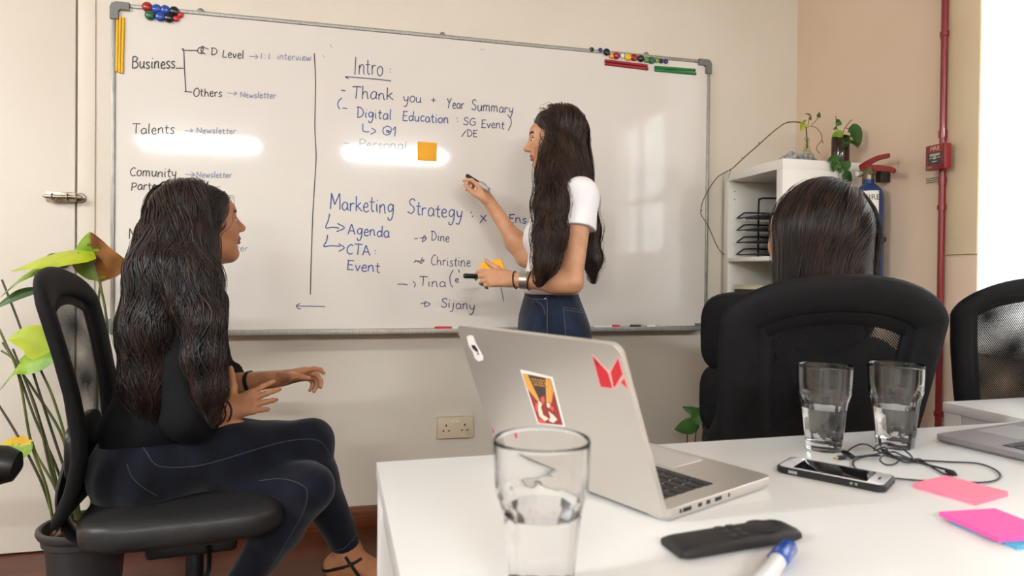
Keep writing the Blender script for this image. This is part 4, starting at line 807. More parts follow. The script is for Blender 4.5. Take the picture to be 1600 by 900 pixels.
sticker([[pL(*p) for p in ((310, 240), (512, 285), (512, 545), (490, 560), (445, 530))]], mat('poster dark brown', (78, 58, 60), .45), 'poster_dark_field', ps, .0007)
sticker([[pL(*p) for p in ((255, 228), (310, 240), (445, 530), (415, 520), (300, 380))], [pL(*p) for p in ((508, 284), (534, 290), (534, 540), (515, 545))], [pL(*p) for p in ((540, 292), (556, 296), (572, 360), (552, 545), (536, 542))], [pL(*p) for p in ((576, 365), (590, 420), (568, 550), (556, 548))]], mat('poster amber', (236, 172, 84), .45), 'poster_beams', ps, .0009)
random.seed(3); pl = []
for r_ in range(3):
    for k in range(5):
        x = 350 + k*31 + r_*14; y = 278 + r_*30 + k*5; w_ = random.uniform(14, 24); pl.append([pL(x, y), pL(x + w_, y + 3), pL(x + w_ + 5, y + 22), pL(x + 5, y + 19)])
sticker(pl, mat('poster lettering gold', (196, 146, 70), .45), 'poster_lettering', ps, .001)
sticker([[pL(*p) for p in ((430, 525), (468, 560), (455, 600), (480, 680), (540, 720), (500, 745), (440, 690), (425, 620))], [pL(*p) for p in ((520, 545), (555, 560), (550, 600), (525, 590))], [pL(*p) for p in ((540, 640), (600, 690), (632, 730), (590, 762), (545, 740), (560, 700))]], mat('poster cream', (246, 226, 206), .45), 'poster_shapes', ps, .0011)
sticker([[pL(*p) for p in ((455, 490), (490, 470), (500, 520), (485, 560), (462, 540))], [pL(*p) for p in ((400, 540), (425, 560), (415, 650), (395, 600))], [pL(*p) for p in ((560, 580), (595, 600), (590, 640), (555, 610))], [pL(*p) for p in ((430, 715), (500, 755), (520, 772), (440, 765))]], mat('poster coral', (226, 96, 82), .45), 'poster_coral_shapes', ps, .0012)
p2 = lambda x, y: (700 + x/4.286, 490 + y/4.286)
wb = sticker([[p2(*p) for p in ((125, 155), (145, 143), (168, 150), (185, 195), (205, 235), (238, 290), (236, 310), (205, 320), (180, 300), (165, 255), (140, 215))]], M_STW, 'white_blob_sticker', lap, .0003)
sticker([[p2(*p) for p in ((158, 208), (180, 212), (198, 235), (206, 256), (190, 254), (165, 232))], [p2(*p) for p in ((196, 258), (206, 262), (208, 276), (200, 274))]], mat('sticker dark print', (44, 38, 50), .5), 'blob_print', wb, .0005)
sticker([[(793, 673), (796.5, 673), (799.5, 684), (800.5, 673), (803, 673.5), (805, 692), (801.5, 693)]], M_STRED, 'small_red_sticker', lap, .0003)
sticker([[(767.5, 665), (771.5, 673), (773, 675), (771, 677.5)]], M_STRED, 'edge_red_sticker', lap, .0003)
A2 = math.radians(100.5); Fc = np.array((.974, -1.757)); D2 = np.array((math.cos(A2), math.sin(A2))); W2 = np.array((-D2[1], D2[0]))
H2 = Fc - D2*.212 - W2*.304
laptop('grey laptop cut off by the right edge of the picture', H2, A2, math.radians(20), .304, .212, .0125, M_SPACE)

# phone in a black case
pc = [onz(1212, 738, TZ + .004), onz(1250, 717, TZ + .004), onz(1388, 746, TZ + .004), onz(1376, 767, TZ + .004)]
cen = sum(pc)/4; ax = unit((pc[3] + pc[2])/2 - (pc[0] + pc[1])/2); an = math.atan2(ax[1], ax[0])
ph = thing('smartphone', 'white fronted smartphone in a black case lying by the glasses', 'phone', (cen[0], cen[1], TZ), an)
def rslab(L, Wd, r, z0, z1, e=.001, mb=None, off=(0, 0)):
    P = [(sx*(L/2 - r) + r*math.cos(q), sy*(Wd/2 - r) + r*math.sin(q)) for sx, sy, q0 in ((1, 1, 0), (-1, 1, .5), (-1, -1, 1), (1, -1, 1.5)) for q in np.linspace(q0*math.pi, (q0 + .5)*math.pi, 7)]
    k = len(P); mb = mb or MB(); P = np.array(P); lv = [(z0, e), (z0 + e, 0), (z1 - e, 0), (z1, e)]
    V = [(x*(1 - 2*i_/L) + off[0], y*(1 - 2*i_/Wd) + off[1], z) for z, i_ in lv for x, y in P]
    return mb.add(V, [(l*k + j, l*k + (j + 1) % k, (l + 1)*k + (j + 1) % k, (l + 1)*k + j) for l in range(3) for j in range(k)] + [tuple(range(k))[::-1], tuple(range(3*k, 4*k))])
rslab(.140, .069, .011, .0002, .0098, .0018).build('case', mat('black phone case', (24, 23, 24), .5), ph, local=True)
rslab(.133, .062, .009, .0094, .0102, .0003).build('front_face', mat('white phone front', (232, 230, 228), .2, coat=.5), ph, local=True)
rslab(.094, .055, .001, .0100, .0105, .0001).build('screen', mat('phone screen', (14, 14, 16), .04, coat=.5), ph, local=True)
MB().lathe([(.0055, .0101), (.0055, .0104), (.0045, .0103), (.0001, .0103)], 20, (-.0565, 0, 0), caps=False).build('home_button', mat('phone button ring', (206, 204, 204), .25), ph, local=True)
rslab(.003, .011, .0012, .0100, .0105, .0001, off=(.0565, 0)).build('earpiece', M_CHPL, ph, local=True)
MB().box((-.0452, -.0346, .005), (.012, .001, .004), bev=.0004).box((.03, -.0346, .006), (.003, .001, .003)).box((.036, -.0346, .006), (.003, .001, .003)).build('case_cutouts', mat('case cutout grey', (150, 148, 148), .4), ph, local=True)

# earphones: a loose coil of black cable
def ez(pts, h=None): return [onz(x, y, TZ + .0025 + (z_ if z_ else 0)) + (0, 0, 0) for x, y, z_ in pts]
ep = thing('earphones', 'tangled black wired earphones behind the phone', 'earphones', onz(1390, 712, TZ))
M_CABLE = mat('black cable rubber', (26, 25, 26), .5); mb = MB()
c1 = [(1321, 709, .004), (1331, 700, .010), (1345, 694, .014), (1358, 696, .008), (1370, 704, .006), (1383, 709, .006), (1396, 706, .004), (1411, 712, .004), (1430, 718, 0), (1480, 721.5, 0), (1527, 724, 0), (1553, 733, 0), (1563, 743, 0), (1554, 751, 0), (1528, 754, 0), (1488, 752, 0), (1440, 751, 0), (1400, 747.5, 0), (1388, 746, 0), (1360, 741, 0), (1342, 735, 0), (1333, 726, 0), (1337, 718, 0), (1355, 713, .002), (1376, 712, .005)]
mb.tube(smooth_path(ez(c1), 6), .0013, 7)
c2 = [(1366, 704, .012), (1370, 696, .016), (1385, 692, .018), (1400, 696, .014), (1414, 704, .008), (1424, 713, .003), (1426, 721, 0), (1414, 722, .002), (1398, 716, .004), (1381, 712, .006), (1375, 719, .003), (1384, 726, 0), (1397, 725, 0), (1404, 719, .003), (1392, 710, .007), (1379, 704, .010)]
mb.tube(smooth_path(ez(c2), 6), .0013, 7)
c3 = [(1376, 707, .006), (1395, 712, .005), (1425, 717, .002), (1443, 722, 0), (1458, 731, 0), (1472, 739, 0), (1484, 743, 0)]; mb.tube(smooth_path(ez(c3), 6), .0013, 7)
c4 = [(1392, 714, .004), (1425, 720, .001), (1452, 727, 0), (1476, 733, .001), (1490, 737, .002), (1494, 742, .002)]; mb.tube(smooth_path(ez(c4), 6), .0016, 7)
c5 = [(1336, 714, .002), (1352, 712, .004), (1372, 709, .008), (1386, 703, .012), (1380, 699, .014), (1371, 703, .011)]; mb.tube(smooth_path(ez(c5), 6), .0013, 7)
mb.build('cable', M_CABLE, ep)
a_, b_ = onz(1303, 716, TZ + .004), onz(1320, 714, TZ + .004); MB().tube([a_, a_ + (b_ - a_)*.4], .0017, 10).build('plug_tip', mat('gold plug', (196, 166, 110), .3, .8), ep); MB().tube([a_ + (b_ - a_)*.4, b_], .0032, 10).build('plug', M_CABLE, ep)
a_, b_ = onz(1318, 706, TZ + .006), onz(1332, 714, TZ + .006); MB().tube([a_, a_ + (b_ - a_)*.25, b_], [.004, .0052, .0045], 12, flat=.8).build('cable_clip', M_CHPL, ep)
for k, (P, Q) in enumerate((((1424, 720), (1440, 719)), ((1478, 736), (1493, 741)), ((1378, 703), (1388, 708)))):
    a_, b_ = onz(*P, TZ + .004 + .006*(k == 2)), onz(*Q, TZ + .004 + .006*(k == 2)); MB().tube([a_, a_ + (b_ - a_)*.3, a_ + (b_ - a_)*.8, b_], [.002, .0034, .0036, .002], 12).build('earbud', M_CABLE, ep)
# sticky pads
def sqpad(c, an, t, z, m, label, s=.076):
    cc, ss = math.cos(an), math.sin(an); P = [(c[0] + s/2*(cc*a - ss*b), c[1] + s/2*(ss*a + cc*b), z) for a, b in ((-1, -1), (1, -1), (1, 1), (-1, 1))]
    return pad(P, t, m, 'sticky_note_pad', label, 'sticky notes', (0, 0, 1), 'sticky note pads on the table')
def noteside(c1_): return mat('note paper %d %d %d' % c1_, c1_, .65)
pk = [onz(x, y, TZ + .006) for x, y in ((1432, 755), (1483, 743), (1573, 768), (1516, 782))]; pc_ = sum(pk)/4; v_ = pk[1] - pk[0]
sqpad(pc_, math.atan2(v_[1], v_[0]), .006, TZ + .0003, noteside((250, 132, 158)), 'pale pink sticky note pad nearest the phone')
pk = [onz(1473, 805, TZ + .006), onz(1562, 800, TZ + .006), onz(1552, 842, TZ + .006)]; v_ = pk[1] - pk[0]; an = math.atan2(v_[1], v_[0]) + .02; pc_ = (pk[1] + pk[2])/2
pt = (pk[0] + pk[1] + pk[2] + (pk[1] + pk[2] - pk[0]))/4
sqpad(pt + (.006, -.009, 0), an + .09, .0035, TZ + .0003, noteside((84, 176, 214)), 'sky blue sticky note pad lying under the hot pink one')
sqpad(pt, an, .005, TZ + .0041, noteside((246, 96, 176)), 'hot pink sticky note pad stacked on the blue one')
# remote control
r0, r1, r2, r3 = onz(1034, 842, TZ + .010), onz(1066, 870, TZ + .004), onz(1252, 830, TZ + .008), onz(1212, 814, TZ + .012)
ra, rb = (r0 + r1)/2, (r2 + r3)/2; d = unit(rb - ra); an = math.atan2(d[1], d[0]); cm = (ra + rb)/2; L_ = np.linalg.norm((rb - ra)[:2])
rm = thing('remote_control', 'slim black remote control lying on the white table', 'remote control', (cm[0], cm[1], TZ), an)
n = 24; V = []; K_ = 9
for i in range(n + 1):
    x = -L_/2 + L_*i/n; e = min(1, min(i, n - i)/2.0); wd = .0215*(1 - .04*abs(i/n - .4)); end = (.94 + .06*e**.5)
    for j in range(K_*2):
        q = 2*math.pi*j/(K_*2); sy, sz = math.cos(q), math.sin(q); yy = wd*end*np.sign(sy)*abs(sy)**.35; zz = (.0078 if sz > 0 else .0062)*np.sign(sz)*abs(sz)**.5*(.72 + .28*e**.5)
        V.append((x, yy, .0068 + zz - .002*(yy/wd)**2*(sz > 0)))
kk = K_*2; F = [(i*kk + j, i*kk + (j + 1) % kk, (i + 1)*kk + (j + 1) % kk, (i + 1)*kk + j) for i in range(n) for j in range(kk)] + [tuple(range(kk))[::-1], tuple(n*kk + j for j in range(kk))]
MB().add(V, F).build('remote_body', mat('matte black remote', (34, 31, 31), .5), rm, local=True)
M_BTN = mat('remote button', (46, 43, 43), .35); xo = L_*.26
MB().lathe([(.0165, .0143), (.0168, .0150), (.0150, .0153), (.0105, .0150), (.0100, .0143)], 36, (xo, 0, 0), caps=False).build('ring_button', M_BTN, rm, local=True)
MB().lathe([(.0085, .0143), (.0085, .0150), (.0001, .0152)], 28, (xo, 0, 0), caps=False).build('select_button', M_BTN, rm, local=True)
for r_ in range(2):
    for k in (-1, 0, 1): MB().box((xo - .032 - r_*.014, k*.011, .0143), (.009, .008, .0012), bev=.0005).build('button', M_BTN, rm, local=True)
# blue capped marker in the front
A_, B2 = onz(1230, 858, TZ + .009), onz(1197, 900, TZ + .009); A_[2] = TZ + .0092; d = unit((B2 - A_) * (1, 1, 0))
bm_ = marker(A_ - d*.006, A_ + d*.12, .009, mat('clear pale marker barrel', (214, 212, 212), .3), mat('translucent blue cap', (28, 78, 168), .25, coat=.4), 'blue capped marker at the bottom edge of the picture', capf=.33, name='marker_pen')
A3 = A_ + np.array((-d[1], d[0], 0))*(-.0095); MB().tube([A3 + d*.002, A3 + d*.03], [.0022, .0018], 8).build('pocket_clip', mat('dark blue clip', (30, 52, 140), .3), bm_)
# ------------------------------------------------------------------ plants
CAMR, CAMU, CAMF = _rt, _up, _fw
def leafmat(name, c1, c2, c3=None, rough=.4):
    m = mat(name, c1, rough, spec=.4); add_noise(m, c1, c2, 14, 3, bump=.25, bscale=60, dist=.002)
    return m
M_LIME = leafmat('lime leaf', (150, 166, 24), (178, 186, 40)); M_LEAF = leafmat('fresh green leaf', (96, 132, 32), (132, 160, 44)); M_LEAFD = leafmat('dark green leaf', (48, 76, 28), (74, 102, 38))
M_DRY = leafmat('dry brown leaf', (92, 58, 24), (156, 100, 44), rough=.8); M_YEL = leafmat('yellowing leaf', (190, 172, 40), (206, 150, 52))
M_STEM = leafmat('leaf stalk', (74, 84, 36), (96, 100, 44)); M_STEMD = leafmat('dark leaf stalk', (50, 52, 30), (70, 66, 38)); M_POTH = leafmat('pothos leaf', (40, 76, 28), (62, 100, 36)); M_VINE = leafmat('brown vine', (74, 66, 34), (96, 88, 44), rough=.6)
for m_ in (M_LIME, M_LEAF, M_POTH):
    nt, N, L, b = nodes(m_); b.inputs['Subsurface Weight'].default_value = 0
def leaf(mb, mid, hw, side, m=0, m2=None, fold=.25, wave=0, shape=.75, n=18, k=8, thick=.0006):
    """blade along the midrib points, half width hw, spread along `side`"""
    P = np.array(smooth_path(mid, 8)); L_ = np.r_[0, np.cumsum(np.linalg.norm(np.diff(P, axis=0), axis=1))]; s = np.linspace(0, 1, n + 1)
    C = np.stack([np.interp(s*L_[-1], L_, P[:, i]) for i in range(3)], 1); T = np.gradient(C, axis=0); T /= np.linalg.norm(T, axis=1)[:, None]
    rows = []
    for i in range(n + 1):
        sd = np.array(side) - T[i]*np.dot(side, T[i]); sd /= np.linalg.norm(sd) + 1e-9; nn = np.cross(T[i], sd)
        w = hw*max(.02, math.sin(math.pi*min(1, max(0, s[i]))**shape))**.8
        rows.append([C[i] + sd*w*v + nn*(abs(v)*w*fold + wave*math.sin(9*s[i] + 4*v)*w) for v in np.linspace(-1, 1, k + 1)])
    V = []
    for off in (0, 1):
        for i in range(n + 1):
            for v in range(k + 1):
                sd = rows[i][-1] - rows[i][0]; nn = np.cross(T[i], sd); nn /= np.linalg.norm(nn) + 1e-9; V.append(rows[i][v] - nn*thick*off)
    N1 = (n + 1)*(k + 1); q = lambda i, j, o: o*N1 + i*(k + 1) + j
    for half, mi in ((range(0, k//2), m), (range(k//2, k), m if m2 is None else m2)):
        pass
    F, M_ = [], []
    for i in range(n):
        for j in range(k):
            mi = m if (m2 is None or j >= k//2 + (1 if math.sin(17*i) > .2 else 0) - (1 if math.sin(7*i) > .6 else 0)) else m2
            F.append((q(i, j, 0), q(i, j + 1, 0), q(i + 1, j + 1, 0), q(i + 1, j, 0))); M_.append(mi)
            F.append((q(i, j, 1), q(i + 1, j, 1), q(i + 1, j + 1, 1), q(i, j + 1, 1))); M_.append(mi)
    n0 = len(mb.v); mb.v += [tuple(p) for p in V]; mb.f += [tuple(a + n0 for a in f) for f in F]; mb.m += M_
    return mb
cs_ = lambda r, u, f: CAMR*r + CAMU*u + CAMF*f
PZ = 1.99
pc = at(135, 819, PZ); PR = .128
pl = thing('potted_plant', 'tall leafy plant with a browned leaf in a dark grey pot by the door', 'potted plant', (pc[0], pc[1], 0))
M_POT = mat('dark grey plastic pot', (52, 50, 50), .38); zt = pc[2] + .008
MB().lathe([(.085, .012), (.09, .014), (PR - .022, zt - .055), (PR - .021, zt - .052), (PR - .014, zt - .048), (PR - .012, zt - .03), (PR - .004, zt - .022), (PR, zt - .012), (PR - .002, zt - .003), (PR - .010, zt), (PR - .016, zt - .004), (PR - .018, zt - .02), (PR - .022, zt - .045), (.0001, zt - .046)], 56, (pc[0], pc[1], 0)).build('pot', M_POT, pl)
MB().lathe([(.0001, .001), (.115, .001), (.128, .004), (.135, .022), (.132, .024), (.122, .010), (.0001, .008)], 48, (pc[0], pc[1], 0), caps=False).build('saucer', M_POT, pl)
mb = MB(); rs = np.random.default_rng(5)
for k in range(170):
    a, r = rs.uniform(0, 6.283), (PR - .030)*math.sqrt(rs.uniform(0, 1)); h = rs.uniform(.005, .011)
    mb.ell((pc[0] + r*math.cos(a), pc[1] + r*math.sin(a), zt - .042 + rs.uniform(0, .012)), (h*1.2, h, h*.8), rotm(*rs.uniform(0, 3, 3)), nu=8, nv=6, m=k % 3)
st_ = mb.build('pebbles', [mat('brown pebble', (124, 92, 66), .8), mat('tan pebble', (170, 140, 108), .8), mat('dark pebble', (70, 52, 40), .8)], pl); st_['kind'] = 'stuff'
M_SOILP = None
def stalk(pts, Z0, Z1, r0=.0042, r1=.003, m=M_STEM):
    k = len(pts); P = [at(x, y, Z0 + (Z1 - Z0)*i/(k - 1)) for i, (x, y) in enumerate(pts)]
    P = smooth_path(P, 6); MB().tube(P, np.linspace(r0, r1, len(P)), 8).build('stalk', m, pl)
for pts, Z0, Z1, m in (
    ([(83, 815), (72, 760), (48, 690), (30, 590), (8, 535), (-22, 470)], 1.96, 1.98, M_STEM), ([(101, 800), (78, 730), (60, 650), (36, 585), (20, 545)], 1.97, 1.98, M_STEMD),
    ([(97, 790), (72, 690), (38, 590), (22, 562), (2, 548)], 2.0, 2.0, M_STEM), ([(112, 815), (92, 740), (55, 655), (24, 570), (4, 535)], 2.02, 2.0, M_STEMD),
    ([(120, 812), (108, 710), (84, 625), (62, 574), (62, 560)], 2.0, 2.02, M_STEM), ([(118, 812), (100, 690), (52, 608), (34, 582), (10, 540)], 2.03, 2.03, M_STEM),
    ([(84, 812), (64, 752), (30, 685), (0, 636), (-30, 590)], 1.99, 1.95, M_STEMD), ([(130, 815), (110, 760), (70, 640), (45, 560), (32, 512), (3, 437)], 2.03, 2.02, M_STEMD),
    ([(150, 815), (172, 700), (168, 520), (158, 452), (150, 425), (143, 405), (122, 396)], 2.02, 2.0, M_STEM), ([(140, 815), (150, 700), (152, 560), (154, 470), (158, 436)], 2.03, 2.04, M_STEM),
    ([(155, 815), (188, 700), (192, 600), (189, 532)], 2.03, 2.04, M_STEM), ([(104, 812), (85, 760), (58, 712), (50, 690)], 1.98, 1.96, M_STEM), ([(125, 812), (112, 700), (98, 600), (90, 553)], 2.02, 2.0, M_STEM)):
    stalk(pts, Z0, Z1, m=m)
def pleaf(pts, Z, hw, side, m, m2=None, **kw):
    leaf(MB(), [at(x, y, z) for (x, y), z in zip(pts, np.linspace(*Z, len(pts)))], hw, cs_(*side), 0, None if m2 is None else 1, **kw).build('leaf', [m] if m2 is None else [m, m2], pl, ang=180)
pleaf([(150, 404), (128, 399), (98, 402), (60, 409), (17, 424)], (2.0, 1.95), .062, (.0, .46, .88), M_LIME, fold=.08)
pleaf([(84, 413), (60, 418), (38, 430), (18, 447), (1, 464)], (2.02, 1.98), .034, (.2, .65, .7), M_LEAF, fold=.2)
pleaf([(66, 452), (40, 456), (18, 465), (-12, 484)], (2.03, 1.98), .016, (.1, .9, .4), M_LEAFD)
pleaf([(96, 548), (72, 540), (45, 529), (13, 530)], (2.0, 1.96), .052, (.0, .97, .2), M_LIME, fold=.12)
pleaf([(94, 551), (62, 561), (32, 570), (14, 590), (-2, 612)], (1.98, 1.95), .042, (.25, .8, .55), M_LEAF, fold=.15)
pleaf([(159, 440), (151, 415), (144, 390), (141, 363)], (2.04, 2.0), .092, (-.95, .22, .1), M_LEAF, M_DRY, fold=-.12, wave=.07, shape=.62)
pleaf([(51, 690), (34, 697), (12, 698), (-10, 705)], (1.96, 1.93), .036, (.0, .8, .5), M_YEL, M_LEAF, fold=.3)
pleaf([(190, 538), (189, 522), (188, 503)], (2.04, 2.04), .022, (1, 0, .1), M_LEAF)
# low plant by the back wall
lp = at(1086, 700, 2.62)
lo = thing('potted_plant', 'low green plant on the floor behind the black chairs', 'potted plant', (lp[0], lp[1], 0))
MB().lathe([(.06, .002), (.065, .004), (.085, .14), (.09, .142), (.09, .16), (.082, .16), (.078, .145), (.0001, .142)], 36, (lp[0], lp[1], 0)).build('pot', M_POT, lo)
for pts, Z, hw, side, st in (([(1093, 661), (1082, 664), (1068, 668), (1054, 671)], 2.6, .032, (0, .9, .4), [(1075, 667), (1074, 690), (1078, 760), (1084, 830)]),
    ([(1096, 641), (1084, 641), (1074, 639), (1066, 635)], 2.63, .02, (.1, .7, .7), [(1094, 642), (1100, 690), (1092, 760), (1086, 830)]),
    ([(1080, 655), (1088, 652), (1097, 645), (1104, 640)], 2.58, .034, (.3, .9, .2), [(1090, 660), (1086, 690), (1083, 760), (1085, 830)]), ([(1100, 630), (1112, 640), (1126, 660)], 2.66, .04, (.2, .8, .5), [(1100, 632), (1098, 700), (1088, 830)])):
    P = smooth_path([at(x, y, Z + .01*i) for i, (x, y) in enumerate(st)], 6); P[-1] = np.array((lp[0] + rs.uniform(-.02, .02), lp[1], .142)); MB().tube(P, .0025, 7).build('stalk', M_STEMD, lo)
    leaf(MB(), [at(x, y, Z) for x, y in pts], hw, cs_(*side)).build('leaf', M_POTH, lo, ang=180)
# cutting in a glass bottle and pothos in a brown jar on the shelf top
M_BOTTLE = mat('pale bottle glass', (232, 236, 222), .02, 0, .5, 1, 1.45)
by = -.25; bp = ony(1260.5, 238, by)
bt = thing('bottle_vase', 'small clear glass bottle holding a long trailing vine on the shelf', 'vase', (bp[0], by, KZ))
MB().lathe([(.024, .0005), (.029, .002), (.030, .006), (.030, .052), (.028, .058), (.018, .070), (.0115, .085), (.0095, .105), (.0095, .122), (.0125, .124), (.0125, .131), (.0098, .133), (.0075, .130), (.0075, .105), (.0095, .086), (.016, .071), (.0255, .058), (.0275, .05), (.0275, .008), (.0001, .005)], 36, (bp[0], by, KZ)).build('glass_bottle', M_BOTTLE, bt)
MB().lathe([(.0001, .0055), (.0276, .0085), (.0276, .034), (.0001, .034)], 30, (bp[0], by, KZ), caps=False).build('water', mat('murky water', (206, 196, 150), .02, 0, .5, 1, 1.33), bt)
vy = -.27; vine = [(1261, 232), (1260, 205), (1258, 196), (1250, 191.5), (1237, 190.5), (1226, 193), (1213, 202), (1202, 211), (1192, 220), (1180, 231), (1166, 243), (1152, 256), (1143, 264), (1130, 271), (1120, 278), (1108, 295), (1098, 315), (1095, 330), (1097, 338), (1106, 352), (1113, 368), (1120, 384), (1126, 393), (1132, 398)]
V3 = [ony(x, y, by + (vy - by)*min(1, i/6)) for i, (x, y) in enumerate(vine)]; P = smooth_path(V3, 5); MB().tube(P, np.linspace(.0028, .0016, len(P)), 8).build('vine', M_VINE, bt)
for (x, y), (dx, dy) in zip(((1204, 209), (1186, 226), (1160, 249), (1142, 264), (1097, 328), (1119, 384), (1128, 394)), ((-2, 4), (-1, -5), (-2, -4), (-5, 16), (-2, 3), (4, 2), (2, 8))):
    a_ = ony(x, y, vy); b_ = ony(x + dx, y + dy, vy); MB().tube([a_, (a_ + b_)/2 + (0, -.002, 0), b_], [.0016, .0012, .0006], 6).build('side_shoot', M_VINE, bt)
for pts in ([(1261, 199), (1268, 197), (1277, 201), (1283, 210), (1284, 219), (1277, 228), (1276, 234), (1281, 240)], [(1284, 217), (1286, 224)], [(1262, 197), (1264, 186), (1266, 178)], [(1268, 195), (1276, 187), (1279, 181)]):
    MB().tube(smooth_path([ony(x, y, by - .008) for x, y in pts], 5), .0014, 6).build('side_shoot', M_VINE, bt)
for pts, hw, sd, m in (([(1258, 192), (1254, 196), (1251, 205)], .014, (1, 0, .2), M_LIME), ([(1255, 196), (1257, 190), (1260, 187)], .008, (1, .3, .3), M_LEAF), ([(1267, 180), (1262, 178), (1257, 178)], .004, (0, 1, .2), M_LEAFD), ([(1279, 184), (1280, 179), (1280, 175)], .010, (1, 0, .2), M_POTH), ([(1266, 188), (1267, 184), (1267, 180)], .005, (1, 0, .2), M_POTH)):
    leaf(MB(), [ony(x, y, by - .01) for x, y in pts], hw, cs_(*sd), shape=.6).build('leaf', m, bt, ang=180)
jy = -.395; jp = ony(1313, 235, -.398); jp = np.array((jp[0], -.398, KZ))
jr = thing('jar_vase', 'brown jar with trailing heart shaped leaves on the shelf top', 'vase', jp)
M_JAR = mat('brown amber jar glass', (58, 30, 22), .12, 0, .5, .35, 1.45)
MB().lathe([(.028, .0005), (.033, .003), (.034, .012), (.034, .105), (.032, .110), (.030, .112), (.029, .105), (.029, .012), (.0001, .008)], 40, jp).build('jar', M_JAR, jr)
mb = MB(); jv = jp[1] - .05
for pts in ([(1312, 222), (1310, 208), (1307, 197), (1306, 181)], [(1316, 222), (1318, 205), (1324, 195), (1331, 187)], [(1313, 215), (1316, 228), (1318, 245), (1312, 262), (1311, 278), (1313, 285)], [(1318, 215), (1326, 212), (1336, 218)], [(1312, 213), (1304, 212)], [(1322, 200), (1326, 202), (1325, 208)], [(1316, 240), (1307, 246)]):
    mb.tube(smooth_path([ony(x, y, jv + (.02 if y < 240 else -.001)) for x, y in pts], 5), .0016, 6)
mb.build('stems', M_VINE, jr)
for pts, hw, sd, m in (([(1313, 196), (1310, 191), (1307, 186)], .013, (1, .3, .1), M_POTH), ([(1303, 203), (1306, 199), (1309, 195)], .006, (1, .6, .1), M_LEAFD), ([(1318, 208), (1308, 209), (1299, 213)], .016, (.1, 1, .2), M_LEAF), ([(1326, 200), (1334, 205), (1341, 219), (1343, 228)], .030, (1, .3, .2), M_POTH), ([(1334, 212), (1338, 222), (1340, 232)], .014, (1, .1, .2), M_LEAFD),
    ([(1331, 219), (1325, 226), (1316, 236)], .030, (.8, .8, .1), M_POTH), ([(1312, 246), (1303, 247), (1293, 251)], .016, (0, 1, .3), M_POTH), ([(1309, 253), (1304, 259), (1302, 269)], .022, (1, .1, .2), M_POTH), ([(1319, 252), (1322, 259), (1323, 269)], .021, (1, -.1, .2), M_POTH), ([(1309, 254), (1312, 261), (1314, 271)], .018, (1, .1, .2), M_LEAFD), ([(1316, 274), (1323, 276), (1331, 283)], .024, (.6, 1, .1), M_POTH)):
    leaf(MB(), [ony(x, y, jv - .002 + .004*rs.uniform(-1, 1)) for x, y in pts], hw, cs_(*sd), shape=.55).build('leaf', m, jr, ang=180)
